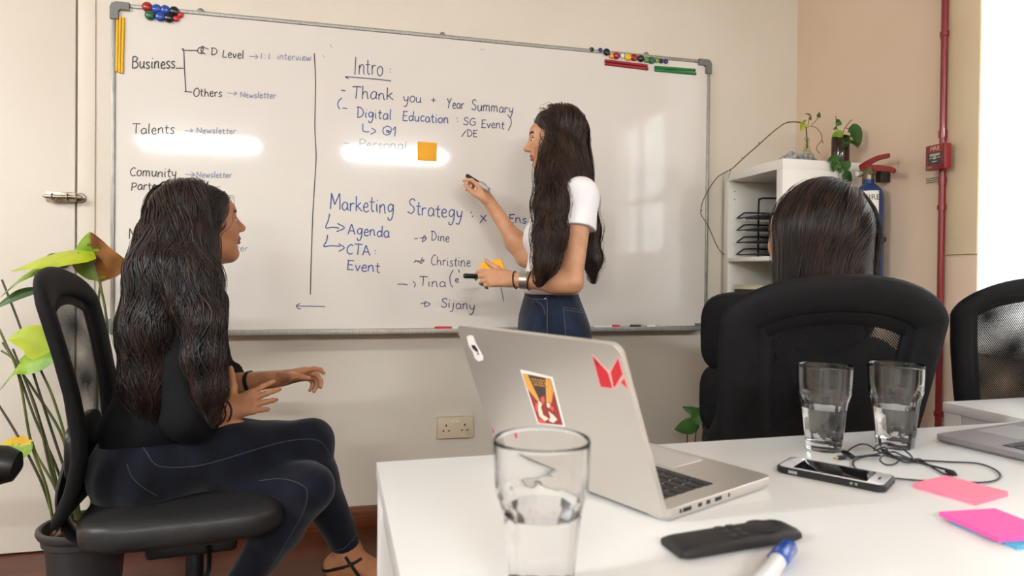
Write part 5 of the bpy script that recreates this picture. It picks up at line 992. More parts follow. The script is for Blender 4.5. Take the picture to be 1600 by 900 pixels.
# ------------------------------------------------------------------ smooth bodies: blended round shapes turned into one continuous surface
class Body:
    def __init__(s): s.p = []                                     # (kind, data, k)
    def cone(s, a, b, ra, rb, k=.02, flat=None, clip=None): s.p.append(('c', (np.array(a, float), np.array(b, float), ra, rb, flat), k, clip)); return s
    def clipped(s, P, *clip): s.p += [(q[0], q[1], q[2], (q[3] or ()) + tuple((np.array(c, float), unit(n)) for c, n in clip)) for q in P]; return s
    def chain(s, P, R, k=.02, flat=None):
        for i in range(len(P) - 1): s.cone(P[i], P[i + 1], R[i], R[i + 1], k, flat)
        return s
    def ell(s, c, r, R=None, k=.02): s.p.append(('e', (np.array(c, float), np.array(r, float), np.eye(3) if R is None else np.array(R)), k, None)); return s
    def cut(s, c, r, R=None, k=.008): s.p.append(('x', (np.array(c, float), np.array(r, float), np.eye(3) if R is None else np.array(R)), k, None)); return s
    @staticmethod
    def bb(kind, d):
        if kind == 'c':
            a, b, ra, rb, fl = d; m = max(ra, rb)*(max(1, fl[1]) if fl else 1); return np.minimum(a, b) - m, np.maximum(a, b) + m
        m = d[1].max(); return d[0] - m, d[0] + m
    @staticmethod
    def dist(kind, d, P, clip=None):
        D = Body.dist0(kind, d, P)
        for c, n in clip or (): D = np.maximum(D, (P - c) @ n)
        return D
    @staticmethod
    def dist0(kind, d, P):
        if kind == 'c':
            a, b, ra, rb, fl = d; pa = P - a; ba = b - a
            if fl is not None: ax = fl[0]; q = pa @ ax; pa = pa + q[..., None]*(1/fl[1] - 1)*ax; ba = ba + (ba @ ax)*(1/fl[1] - 1)*ax
            t = np.clip(pa @ ba/(ba @ ba + 1e-12), 0, 1); return np.linalg.norm(pa - t[..., None]*ba, axis=-1) - (ra + (rb - ra)*t)
        q = (P - d[0]) @ d[2]; k0 = np.linalg.norm(q/d[1], axis=-1); k1 = np.linalg.norm(q/d[1]**2, axis=-1); return k0*(k0 - 1)/(k1 + 1e-9)
    def eval(s, P):
        F = np.full(P.shape[:-1], 1.0)
        for kind, d, k, cl in s.p: F = s.mix(kind, F, s.dist(kind, d, P, cl), k)
        return F
    @staticmethod
    def mix(kind, F, D, k):
        if kind == 'x': D = -D; h = np.clip(.5 - .5*(D - F)/k, 0, 1); return F*h + D*(1 - h) + k*h*(1 - h)
        h = np.clip(.5 + .5*(F - D)/k, 0, 1); return F*(1 - h) + D*h - k*h*(1 - h)
    def mesh(s, h=.004, off=0, cuts=(), noise=None, lo=None, hi=None):
        B = [s.bb(q[0], q[1]) for q in s.p]; lo = np.min([b[0] for b in B], 0) - .03 if lo is None else np.array(lo); hi = np.max([b[1] for b in B], 0) + .03 if hi is None else np.array(hi)
        n = np.ceil((hi - lo)/h).astype(int) + 1; F = np.full(n, 1.0, np.float32); ax = [lo[i] + h*np.arange(n[i]) for i in range(3)]
        for (kind, d, k, cl), (b0, b1) in zip(s.p, B):
            i0 = np.clip(((b0 - 3*k - .02 - lo)/h).astype(int), 0, n); i1 = np.clip(((b1 + 3*k + .02 - lo)/h).astype(int) + 2, 0, n)
            if (i1 <= i0).any(): continue
            G_ = np.stack(np.meshgrid(*[ax[i][i0[i]:i1[i]] for i in range(3)], indexing='ij'), -1); sl = tuple(slice(a, b) for a, b in zip(i0, i1))
            F[sl] = s.mix(kind, F[sl], s.dist(kind, d, G_, cl), k)
        F -= off
        if noise is not None or len(cuts):
            near = np.abs(F) < .05; I = np.argwhere(near); P = lo + I*h; f = F[near]
            if noise is not None: f = f + noise(P)
            F[near] = f
            for c in cuts:
                if callable(c): f = F[near]; F[near] = np.maximum(f, c(P))
                else:
                    p0, nv = np.array(c[0], float), unit(c[1]); D = (np.stack(np.meshgrid(*ax, indexing='ij'), -1) - p0) @ nv if F.size < 3e7 else None
                    F = np.maximum(F, D.astype(np.float32))
        return surface_nets(F, lo, h)
def surface_nets(F, lo, h):
    S = F < 0; n = F.shape; c = np.zeros((n[0] - 1, n[1] - 1, n[2] - 1), np.int8)
    cs = [(i, j, k) for i in (0, 1) for j in (0, 1) for k in (0, 1)]
    for i, j, k in cs: c += S[i:n[0] - 1 + i, j:n[1] - 1 + j, k:n[2] - 1 + k]
    A = np.argwhere((c > 0) & (c < 8)); idx = np.full(c.shape, -1, np.int32); idx[tuple(A.T)] = np.arange(len(A))
    acc = np.zeros((len(A), 3)); cnt = np.zeros(len(A))
    for a in range(len(cs)):
        for b in range(a + 1, len(cs)):
            d = np.array(cs[b]) - cs[a]
            if np.abs(d).sum() != 1: continue
            va = F[tuple((A + cs[a]).T)]; vb = F[tuple((A + cs[b]).T)]; m = (va < 0) != (vb < 0); t = np.where(m, va/np.where(m, va - vb, 1), 0)
            acc += np.where(m[:, None], np.array(cs[a]) + t[:, None]*d, 0); cnt += m
    V = lo + h*(A + acc/cnt[:, None]); Q = []
    for a in range(3):
        sl0 = [slice(None)]*3; sl1 = [slice(None)]*3; sl0[a] = slice(0, -1); sl1[a] = slice(1, None)
        E_ = np.argwhere(S[tuple(sl0)] != S[tuple(sl1)]); b, d = (a + 1) % 3, (a + 2) % 3
        E_ = E_[(E_[:, b] > 0) & (E_[:, d] > 0) & (E_[:, b] < n[b] - 1) & (E_[:, d] < n[d] - 1)]
        q = []
        for ob, od in ((1, 1), (0, 1), (0, 0), (1, 0)):
            I = E_.copy(); I[:, b] -= ob; I[:, d] -= od; q.append(idx[tuple(I.T)])
        q = np.stack(q, 1); fl = S[tuple(E_.T)]; q[~fl] = q[~fl][:, ::-1]; Q.append(q)
    return V, np.concatenate(Q)
def smooth_mesh(V, Q, it=2, lam=.5):
    E_ = np.concatenate([Q[:, (i, (i + 1) % 4)] for i in range(4)]); 
    for _ in range(it):
        A = np.zeros_like(V); c = np.zeros(len(V)); np.add.at(A, E_[:, 0], V[E_[:, 1]]); np.add.at(A, E_[:, 1], V[E_[:, 0]]); np.add.at(c, E_[:, 0], 1); np.add.at(c, E_[:, 1], 1)
        V = V + lam*(A/np.maximum(c, 1)[:, None] - V)
    return V
def link_arrays(name, V, Q, mats, parent, midx=None):
    V = np.asarray(V, float)
    if parent is not None: Mi = np.array(world_of(parent).inverted()); V = V @ Mi[:3, :3].T + Mi[:3, 3]
    o = bpy.data.objects.new(name, mesh_arrays(name, V, Q, mats if isinstance(mats, (list, tuple)) else [mats], midx)); COL.objects.link(o); o.parent = parent; return o
def folds(amp, f, seed=0):
    r = np.random.default_rng(seed); D = [(unit(r.normal(size=3)*(1, 1, .6)), r.uniform(.7, 1.6), r.uniform(0, 6)) for _ in range(7)]
    return lambda P: amp*sum(np.sin((P @ d)*f*s_ + ph + 1.3*np.sin((P @ D[(i + 1) % 7][0])*f*.6)) for i, (d, s_, ph) in enumerate(D))/4
def frame_of(fwd, up=(0, 0, 1)):
    f = unit(fwd); l = unit(np.cross(up, f)); return np.stack((f, l, np.cross(f, l)), 1)   # columns: forward, left, up
def head(B, c, R, s=1.0):
    """skull, face, ears and neck root about the head centre c, axes in R"""
    w = lambda x, y, z: np.array(c) + R @ np.array((x, y, z))*s
    E = lambda x, y, z, r, k, Rr=None: B.ell(w(x, y, z), np.array(r)*s, R if Rr is None else R @ Rr, k)
    E(-.014, 0, .034, (.094, .074, .086), .02); E(.034, 0, -.030, (.058, .056, .082), .03)
    for y in (-1, 1):
        B.cone(w(-.012, y*.050, -.050), w(.058, y*.014, -.097), .018*s, .014*s, .03); E(.058, y*.036, -.020, (.022, .022, .024), .02)
    E(.070, 0, -.094, (.016, .018, .015), .02); E(.074, 0, .030, (.016, .045, .024), .03)
    for y in (-1, 1): B.cut(w(.098, y*.032, .004), np.array((.019, .019, .012))*s, R, .012*s)
    for y in (-1, 1): E(.0735, y*.031, .003, (.0125, .0135, .0115), .003)
    B.cone(w(.086, 0, .014), w(.110, 0, -.022), .0075*s, .0095*s, .012); E(.108, 0, -.026, (.0105, .0105, .0085), .008)
    for y in (-1, 1): E(.099, y*.0115, -.029, (.010, .0065, .0065), .006)
    E(.085, 0, -.048, (.012, .020, .010), .012); E(.0925, 0, -.0535, (.0075, .0205, .0052), .004); E(.0905, 0, -.0640, (.0080, .0185, .0060), .004)
    B.cut(w(.1015, 0, -.0588), np.array((.009, .022, .0013))*s, R, .003)
    for y in (-1, 1): E(-.006, y*.077, -.006, (.019, .0065, .031), .008, rotm(0, -.2, y*.35)); B.cut(w(-.002, y*.086, -.002), np.array((.010, .006, .017))*s, R, .005)
    return w
def face_mats(V, Q, c, R, s=1.0):
    """0 skin, 1 lips, 2 eye white, 3 iris, 4 brow and lashes"""
    L = ((V[Q].mean(1) - np.array(c)) @ R)/s; x, y, z = L.T; m = np.zeros(len(Q), np.int32); ay = np.abs(y)
    m[(x > .084) & (ay < .022*np.clip(1 - ((z + .058)/.016)**2, 0, 1)**.5 + .002) & (z > -.070) & (z < -.0485)] = 1
    ey = ((ay - .031)/.0125)**2 + ((z - .003)/.0062)**2; m[(x > .066) & (ey < 1)] = 2; m[(x > .066) & (((ay - .031)**2 + (z - .003)**2) < .0064**2)] = 3
    m[(x > .06) & (ey >= 1) & (ey < 2.1) & (z > .0035)] = 4
    zb = .0225 + .006*np.clip((ay - .012)/.02, 0, 1) - .004*np.clip((ay - .036)/.015, 0, 1); m[(x > .055) & (ay > .011) & (ay < .050) & (np.abs(z - zb) < .0036)] = 4
    return m
def hand(B, W, d, n, sgn, curls, thumb=None, s=1.0, spread=.05, k=.006):
    """palm and five fingers from wrist W: d to the fingertips, n where the palm faces, sgn*n x d is the thumb side"""
    W = np.array(W, float); d = unit(d); n = np.array(n, float); n = unit(n - d*(n @ d)); b = np.cross(n, d)*sgn; info = {}
    off = (.0265, .0090, -.0085, -.0240); bl = (.082, .086, .081, .072); ln = (.070, .078, .072, .056); rr = (.0082, .0084, .0080, .0070)
    B.cone(W - d*.03*s, W + d*.012*s, .023*s, .022*s, .012, (n, .74))
    for i in range(4):
        kb = W + (d*bl[i] + b*off[i])*s; B.cone(W + (d*.012 + b*off[i]*.55)*s, kb, .0145*s, .0108*s, .012)
        a = spread*(1.5 - i)*.9; dd = unit(d + b*a); p = kb; ang = 0
        for j, (f, r0, r1) in enumerate(((.45, 1.1, .98), (.30, .98, .88), (.25, .88, .72))):
            ang += curls[i][j]; q = p + (dd*math.cos(ang) + n*math.sin(ang))*ln[i]*f*s; B.cone(p, q, rr[i]*r0*s, rr[i]*r1*s, k*.6 if j else k); p = q
        info[i] = p
    tb = W + (d*.022 + b*.020 + n*.006)*s; t1, t2, t3 = thumb or ((.55, .75, .35), (.75, .55, .35), (.9, .3, .3))
    tv = lambda t: unit(d*t[0] + b*t[1] + n*t[2]); p1 = tb + tv(t1)*.044*s; p2 = p1 + tv(t2)*.032*s; p3 = p2 + tv(t3)*.024*s
    B.cone(tb, p1, .0165*s, .0112*s, .012); B.cone(p1, p2, .0105*s, .0092*s, .006); B.cone(p2, p3, .0092*s, .0070*s, .004); B.cone(tb, W + (d*bl[0]*.8 + b*off[0]*.7)*s, .011*s, .009*s, .014)
    info['t'] = p3; info['b'] = b; info['n'] = n; info['d'] = d; return info
def hair_strands(vol, roots, flow, n_steps, step, length, wave=(0, .12), off=(.0, .004), r=(.0016, .0006), seed=0, kstick=1.0, sides=5, gravity=(0, 0, -1), ban=None):
    """locks that hug the hair volume: each runs down along its surface and waves sideways"""
    rg = np.random.default_rng(seed); P = np.array(roots, float); N = len(P); path = [P.copy()]; g = unit(gravity); e = 2e-3
    ph = rg.uniform(0, .9, N) + 22*P[:, 0] + 16*P[:, 1] + 1.6*np.sin(31*P[:, 0] + 23*P[:, 1]) + 2*math.pi*P[:, 2]/wave[1]*.6; wl = wave[1]*rg.uniform(.9, 1.12, N); am = wave[0]*rg.uniform(.6, 1.25, N); o_ = rg.uniform(*off, N); Lm = length*rg.uniform(.72, 1.0, N)
    def grad(P): 
        f0 = vol.eval(P); G_ = np.stack([vol.eval(P + np.eye(3)[i]*e) - f0 for i in range(3)], 1)/e; return f0, G_/(np.linalg.norm(G_, axis=1)[:, None] + 1e-9)
    prev = None
    for i in range(n_steps):
        f, nn = grad(P); t = np.tile(g, (N, 1)).astype(float) + flow(P, i*step)
        t -= nn*np.sum(t*nn, 1)[:, None]; t /= np.linalg.norm(t, axis=1)[:, None] + 1e-9
        if prev is not None: t = t*.55 + prev*.45; t /= np.linalg.norm(t, axis=1)[:, None] + 1e-9
        prev = t; s_ = i*step; b = np.cross(nn, t); t2 = t + b*(am*2*math.pi/wl*np.cos(2*math.pi*s_/wl + ph)*min(1, s_/.12))[:, None]
        t2 /= np.linalg.norm(t2, axis=1)[:, None]; P = P + t2*step; f, nn = grad(P); P = P - nn*((f - o_)*kstick)[:, None]; path.append(P.copy())
    A = np.stack(path, 1); K_ = A.shape[1]; T = np.gradient(A, axis=1); T /= np.linalg.norm(T, axis=2)[..., None] + 1e-9
    u = np.cross(T, np.array((.31, .2, .93))); u /= np.linalg.norm(u, axis=2)[..., None] + 1e-9; w = np.cross(T, u)
    rad = rg.uniform(r[1], r[0], N)[:, None]*np.clip((Lm[:, None] - np.arange(K_)*step)/.10, .0, 1)**.6*np.clip(.15 + .3*np.arange(K_), 0, 1)[None]
    keep = np.clip((Lm/step).astype(int) + 1, 3, K_)
    if ban is not None: bad = ban(A); keep = np.minimum(keep, np.where(bad.any(1), np.argmax(bad, 1), K_))
    V, Q = [], []; base = 0; q = np.arange(sides)*2*math.pi/sides; cq, sq = np.cos(q), np.sin(q)
    for i in range(N):
        k = keep[i]
        if k < 3: continue
        ring_ = A[i, :k, None] + rad[i, :k, None, None]*(u[i, :k, None]*cq[None, :, None] + w[i, :k, None]*sq[None, :, None]); V.append(ring_.reshape(-1, 3))
        a = (np.arange(k - 1)[:, None]*sides + np.arange(sides)).ravel() + base; nb = (np.arange(k - 1)[:, None]*sides + (np.arange(sides) + 1) % sides).ravel() + base
        Q.append(np.stack((a, nb, nb + sides, a + sides), 1)); base += k*sides
    return np.concatenate(V), np.concatenate(Q)
def hair_all(vol, V, Q, rt, flow, m, hair, steps, step, length, wave, seed, n1, n2, thick=.0024, ban=None, loose=.012):
    rg = np.random.default_rng(seed); out = []
    out.append(hair_strands(vol, rt, flow, steps, step, length, wave, (-.001, .005), (thick, thick*.4), seed, ban=ban))
    s1 = V[rg.choice(len(V), n1, replace=False)]; out.append(hair_strands(vol, s1, flow, int(steps*.6), step, length*.55, wave, (-.001, .004), (thick*.8, thick*.35), seed + 1, sides=4, ban=ban))
    s2 = V[rg.choice(len(V), n2, replace=False)]; out.append(hair_strands(vol, s2, flow, int(steps*.75), step, length*.72, (wave[0]*1.35, wave[1]), (.001, loose), (.0009, .0004), seed + 2, sides=4, ban=ban))
    b = 0; VV, QQ = [], []
    for v, q in out: VV.append(v); QQ.append(q + b); b += len(v)
    return link_arrays('hair_locks', np.concatenate(VV), np.concatenate(QQ), m, hair)
def face_ban(c, R, s=1.0):
    def f(A): L = ((A - np.array(c)) @ R)/s; x, y, z = L[..., 0], L[..., 1], L[..., 2]; return (x > .048) & (np.abs(y) < .070) & (z < .058) & (z > -.13)
    return f
def on_surface(vol, pts, it=8):
    P = np.array(pts, float)
    for _ in range(it):
        f = vol.eval(P); G_ = np.stack([vol.eval(P + np.eye(3)[i]*2e-3) - f for i in range(3)], 1)/2e-3; G_ /= np.linalg.norm(G_, axis=1)[:, None] + 1e-9; P = P - G_*f[:, None]
    return P
from mathutils.bvhtree import BVHTree
def bvh_of(V, Q): return BVHTree.FromPolygons([tuple(v) for v in V], [tuple(int(i) for i in q) for q in Q])
def on_cloth(bvh, pts):
    """where sight lines meet a garment; used for its seams"""
    out = []
    for x, y in pts:
        d = Vector(unit(ray(x, y))); hit = bvh.ray_cast(Vector(CAM_C), d)
        if hit[0] is not None: out.append(np.array(hit[0]) - np.array(d)*.0006)
    return out
def seam(bvh, pts, parent, m, r=.0009, name='seam'):
    P = smooth_path([np.array(p + (0,)) for p in pts], 8); Q = on_cloth(bvh, [(p[0], p[1]) for p in P])
    if len(Q) > 2: MB().tube(Q, r, 5).build(name, m, parent)
def skin_mat(name, c1, c2):
    m = mat(name, c1, .45, spec=.4); add_noise(m, c1, c2, 22, 3, bump=.05, bscale=260, dist=.001, coord='Object'); nt, N, L, b = nodes(m)
    b.inputs['Subsurface Weight'].default_value = .06; b.inputs['Subsurface Radius'].default_value = (.008, .003, .0015); return m
def hair_mat(name, c1, c2, rough=.44, scale=38):
    m = mat(name, c1, rough, spec=.38); add_noise(m, c1, c2, scale, 2, (1, 1, .12)); return m
def denim(name, c1, c2):
    m = mat(name, c1, .85, spec=.2, sheen=.15); add_noise(m, c1, c2, 26, 5, (1, 1, .5), bump=.3, bscale=420, dist=.0012); return m
# ------------------------------------------------------------------ people
M_SKA = skin_mat('warm brown skin', (170, 116, 82), (184, 128, 92)); M_SKB = skin_mat('tanned skin', (196, 142, 106), (208, 154, 118)); M_SKC = skin_mat('light skin', (206, 152, 116), (214, 162, 126))
M_LIPA = mat('lip rose brown', (150, 78, 66), .4); M_EYEW = mat('eye white', (226, 218, 210), .2); M_IRIS = mat('iris dark brown', (34, 22, 16), .1); M_BROW = mat('brow hair', (40, 28, 22), .7)
M_HA = hair_mat('black brown hair', (17, 12, 11), (46, 31, 26), .37); M_HB = hair_mat('dark brown hair', (32, 20, 15), (60, 40, 29)); M_HC = hair_mat('brown black hair', (18, 13, 12), (52, 34, 25), .34)
M_BLOUSE = add_noise(mat('black blouse fabric', rough=.8, spec=.25), (9, 9, 10), (13, 12, 14), 8, 3, bump=.2, bscale=300, dist=.001)
M_TEE = add_noise(mat('white cotton', rough=.85, spec=.2), (236, 230, 230), (242, 237, 237), 8, 3, bump=.15, bscale=500, dist=.0008)
M_JEA = denim('dark indigo denim', (7, 9, 18), (15, 19, 33)); M_JEB = denim('indigo denim', (16, 23, 38), (31, 43, 64)); M_DARKT = mat('dark trousers', (22, 22, 26), .85)
M_STITCH = mat('tan stitching', (120, 108, 88), .7); M_STITCHD = mat('dull stitching', (74, 74, 84), .7); M_RIVET = mat('steel rivet', (200, 196, 190), .25, 1); M_BAND = mat('black elastic', (24, 21, 21), .6); M_SILVERB = mat('brushed silver', (186, 182, 178), .28, .9)
M_SANDAL = mat('black sandal leather', (26, 20, 19), .5); M_GOLD = mat('gold buckle', (214, 184, 130), .25, 1)
a = at
def ringband(parent, vol, c, axis, r, tube_r, m, name, off=.0, flat=None, n=40, wide=None):
    """band round a limb, fitted to its surface"""
    ax = unit(axis); u = unit(np.cross(ax, (.3, .1, .94))); v = np.cross(ax, u); q = np.linspace(0, 2*math.pi, n, endpoint=False)
    P = [np.array(c) + r*(u*math.cos(t) + v*math.sin(t)) for t in q]; Q = []
    for p in P:                                                   # march out along the ray from the axis to the skin
        d = unit(p - c); tt = np.linspace(.005, .08, 150); f = vol.eval(np.array(c) + tt[:, None]*d); i = int(np.argmax(f > 0)); Q.append(np.array(c) + d*(tt[i] + off))
    mb = MB()
    if wide:
        V = [p + ax*w_ + unit(p - c)*t_ for p in Q for w_, t_ in ((-wide, 0), (-wide, .0022), (wide, .0022), (wide, 0))]
        mb.add(V, [(i*4 + j, i*4 + (j + 1) % 4, ((i + 1) % n)*4 + (j + 1) % 4, ((i + 1) % n)*4 + j) for i in range(n) for j in range(4)])
    else: mb.tube(Q, tube_r, 8, closed=True)
    return mb.build(name, m, parent)
def roots_on_cap(n, c, R, seed, lo=-.15, face=.62, rad=.1):
    r = np.random.default_rng(seed); out = []
    while len(out) < n:
        d = unit(r.normal(size=3)); 
        if d[2] < lo or (d[0] > face and d[2] < .80): continue
        out.append(np.array(c) + R @ (d*rad))
    return np.array(out)

# ---- seated woman in black -------------------------------------------------
root = thing('person', 'seated woman with long dark wavy hair, black blouse and jeans, legs crossed', 'person', (CH1[0], CH1[1], 0))
hc = a(315, 350, 1.80); RA = frame_of((.86, .51, .17), (-.05, -.04, 1)); B = Body(); w = head(B, hc, RA, .98)
neck = a(297, 452, 1.80); shR, shL = a(282, 480, 1.675), a(316, 474, 1.945); chest = a(276, 545, 1.79); waist = a(254, 645, 1.785); pel = a(238, 715, 1.785)
elR, wrR = a(294, 650, 1.635), a(352, 643, 1.765); elL, wrL = a(330, 604, 1.985), a(440, 591, 1.94)
hipR, knR, anR = a(236, 722, 1.70), a(484, 692, 1.87), a(542, 856, 2.0); hipL, knL = a(262, 728, 1.86), a(484, 764, 1.765); anL = knL + (a(392, 895, 1.80) - knL)*1.33
w_up = RA @ np.array((-.012, 0, -.075))
B.cone(hc + w_up, neck, .050, .052, .025)
tor = Body(); tor.cone(neck, (shR + shL)/2 + (0, 0, -.01), .055, .07, .04); tor.cone(shR, shL, .056, .056, .04); tor.ell(chest, (.095, .150, .13), k=.05); tor.cone(chest, waist, .10, .098, .05, (np.array((0, 1., 0)), 1.25)); tor.cone(waist, pel, .10, .115, .05, (np.array((0, 1., 0)), 1.3))
tor.ell(a(306, 530, 1.72), (.055, .06, .055), k=.04); tor.ell(a(312, 530, 1.88), (.055, .06, .055), k=.04)
armR = [(shR, elR, .046, .038), (elR, wrR, .037, .025)]; armL = [(shL, elL, .046, .038), (elL, wrL, .037, .0245)]
B.p += tor.p
for p, q, r0, r1 in armR + armL: B.cone(p, q, r0, r1, .02)
hR = hand(B, wrR, cs_(1, .34, .12), cs_(.1, -.12, 1), -1, [(.15, .35, .25), (.25, .40, .3), (.35, .5, .35), (.45, .55, .4)], ((.30, .92, .15), (.12, .98, .12), (.05, .99, .1)), .95, .16)
hL = hand(B, wrL, cs_(1, .17, .0), cs_(.0, -.86, -.5), 1, [(.02, .35, .5), (.45, .7, .45), (.7, .8, .5), (.8, .85, .5)], ((.70, .55, .35), (.9, .2, .3), (.9, .05, .35)), .95, .05)
pelv = Body(); pelv.ell(pel + (0, 0, -.03), (.125, .170, .105), k=.05); pelv.ell(a(222, 742, 1.735), (.105, .10, .098), k=.05); pelv.ell(a(228, 744, 1.85), (.105, .10, .098), k=.05)
legs = Body(); legs.cone(hipR, hipR + (knR - hipR)*.5, .090, .078, .04); legs.cone(hipR + (knR - hipR)*.5, knR, .078, .056, .03)
cR = knR + (anR - knR)*.32 + cs_(-.022, 0, .0); legs.cone(knR, cR, .054, .055, .03); legs.cone(cR, anR, .055, .036, .03)
legs.cone(hipL, hipL + (knL - hipL)*.5, .088, .074, .04); legs.cone(hipL + (knL - hipL)*.5, knL, .074, .054, .03); cL = knL + (anL - knL)*.32 + cs_(-.02, -.01, .02); legs.cone(knL, cL, .053, .055, .03); legs.cone(cL, anL, .055, .036, .03)
B.p += pelv.p + legs.p
feet = {}
def foot(B, an, toe_dir, up, s=1.0):
    f = unit(toe_dir); u_ = unit(np.array(up) - f*np.dot(up, f)); l = np.cross(u_, f); o = np.array(an)
    W_ = lambda x, y, z: o + (f*x + l*y + u_*z)*s
    B.cone(o, W_(.0, 0, -.02), .036*s, .034*s, .02); B.ell(W_(-.028, 0, -.052), np.array((.034, .029, .030))*s, np.stack((f, l, u_), 1), .02); B.cone(W_(.01, 0, -.03), W_(.105, .004, -.062), .036*s, .0195*s, .03, (l, 1.35)); B.cone(W_(-.03, 0, -.060), W_(.10, 0, -.066), .024*s, .018*s, .03, (l, 1.5))
    for i, y in enumerate((.027, .013, .001, -.011, -.023) if False else (-.026, -.011, .002, .014, .026)):
        r = (.0120, .0088, .0083, .0080, .0078)[i]; x1 = (.172, .170, .163, .154, .143)[i]; B.cone(W_(.10, y, -.066), W_(x1, y*1.08, -.071), r*1.15*s, r*s, .006)
    return W_, f, l, u_
WR, fR, lR, uR = foot(B, anR, cs_(1, -.09, .0), cs_(.12, 1, 0), 1.02); WL, fL, lL, uL = foot(B, anL, cs_(.95, -.02, .3) * np.array((1, 1, .0)), (0, 0, 1), 1.0)
V, Q = B.mesh(.0036); mi = face_mats(V, Q, hc, RA, .98); body = link_arrays('body', V, Q, [M_SKA, M_LIPA, M_EYEW, M_IRIS, M_BROW], root, mi)
# jeans
nz = folds(.0022, 55, 3)
shR_d, shL_d = unit(anR - cR), unit(anL - cL); cuff = a(537, 847, 1.99)
J = Body(); wc = (waist + (pel - waist)*.42, waist - pel); J.clipped(pelv.p, wc); Jw = Body().cone(waist, pel, .098, .115, .05, (np.array((0, 1., 0)), 1.3)); J.clipped(Jw.p, wc); J.clipped(legs.p[:3]); J.clipped(legs.p[3:4], (cuff, shR_d + np.array(cs_(-.12, -.1, 0)))); J.clipped(legs.p[4:7]); J.clipped(legs.p[7:], (anL - shL_d*.03, shL_d))
V, Q = J.mesh(.0042, .007, (), lambda P: nz(P)); jeans = link_arrays('jeans', V, Q, M_JEA, root); bj = bvh_of(V, Q)
for pts in ([(215, 683), (228, 705), (248, 728), (300, 729), (345, 719), (400, 702), (450, 689), (492, 687), (512, 703), (520, 735)], [(404, 751), (440, 748), (468, 756), (480, 769), (474, 800), (452, 840), (425, 885), (414, 900)]): seam(bj, pts, jeans, M_STITCHD, .0009, 'seam_stitching')
seam(bj, [(198, 725), (206, 745), (224, 762), (246, 775)], jeans, M_STITCHD, .0008, 'pocket_stitching'); seam(bj, [(517, 861), (535, 858), (549, 846), (555, 836)], jeans, M_STITCHD, .0008, 'hem_stitching')
rv = on_cloth(bj, [(222.5, 690)])
if rv: MB().ell(rv[0], (.0035,)*3).build('rivet', M_RIVET, jeans)
# blouse
slL = elL + (wrL - elL)*.30; slR = elR + (wrR - elR)*.24
hem = a(255, 690, 1.78); S = Body(); S.clipped(tor.p, (hem, cs_(-.12, -1, 0))); Sw = Body().ell(a(256, 655, 1.78), (.118, .150, .075), k=.05); S.clipped(Sw.p, (hem, cs_(-.12, -1, 0)))
S.cone(shR, elR, .052, .050, .03); S.cone(shL, elL, .052, .049, .03); S2_ = Body().cone(elR, wrR, .050, .042, .03); S.clipped(S2_.p, (slR, wrR - elR)); S2_ = Body().cone(elL, wrL, .049, .042, .03); S.clipped(S2_.p, (slL, wrL - elL))
nz2 = folds(.0045, 38, 8)
V, Q = S.mesh(.0045, .010, (), lambda P: nz2(P))
nk = Body().cone(neck + (0, 0, .0), hc + w_up, .058, .062); keep = nk.eval(V[Q].mean(1)) > -.0
blouse = link_arrays('blouse', V, Q, M_BLOUSE, root)
# bands, earring, sandals
ax = unit(wrR - elR); ringband(root, B, wrR - ax*.012, ax, .05, .0026, M_BAND, 'hair_tie', .001); ringband(root, B, wrR - ax*.034, ax + np.array((.05, 0, .1)), .05, .0024, M_BAND, 'hair_tie', .001)
axl = unit(wrL - elL); ringband(root, B, elL + (wrL - elL)*.56, axl + np.array((.18, 0, .1)), .05, .002, M_BAND, 'bracelet', .0005, wide=.006)
ear = hc + RA @ (np.array((-.002, -.082, -.036))*.98); MB().ell(ear, (.0052,)*3).build('pearl_earring', mat('pearl', (240, 234, 224), .18, coat=.5), root)
def sandal(W_, f, l, u_, name):
    o = W_(0, 0, 0); P = []
    for t in np.linspace(0, 1, 17):
        x = -.062 + .244*t; hw = .028 + .010*math.sin(math.pi*min(1, t*1.05))**.8*(t > .4) + .0*t; hw = np.interp(t, [0, .05, .25, .5, .75, .93, 1], [.010, .024, .029, .031, .038, .030, .012]); P.append((x, hw))
    poly = [(x, h) for x, h in P] + [(x, -h) for x, h in P[::-1]]
    s_ = MB().prism(poly[::-1], W_(0, 0, -.0975), f, l, u_, .012).build(name, M_SANDAL, root); return s_
for (W_, f, l, u_), full in (((WR, fR, lR, uR), 1), ((WL, fL, lL, uL), 1)):
    s_ = sandal(W_, f, l, u_, 'sandal')
    ringband(s_, B, W_(-.018, 0, -.045), u_*.92 - f*.38, .05, .0045, M_SANDAL, 'ankle_strap', .001, wide=.0045)
    for sg in (1,): ringband(s_, B, W_(.045, 0, -.052), f*.80 + u_*.62, .05, .004, M_SANDAL, 'instep_strap', .001, wide=.0045)
    ringband(s_, B, W_(.115, 0, -.070), f, .05, .004, M_SANDAL, 'toe_strap', .001, wide=.006)
    MB().box(W_(.071, .006, -.036), (.006, .016, .012), bev=.002).build('buckle', M_GOLD, s_)
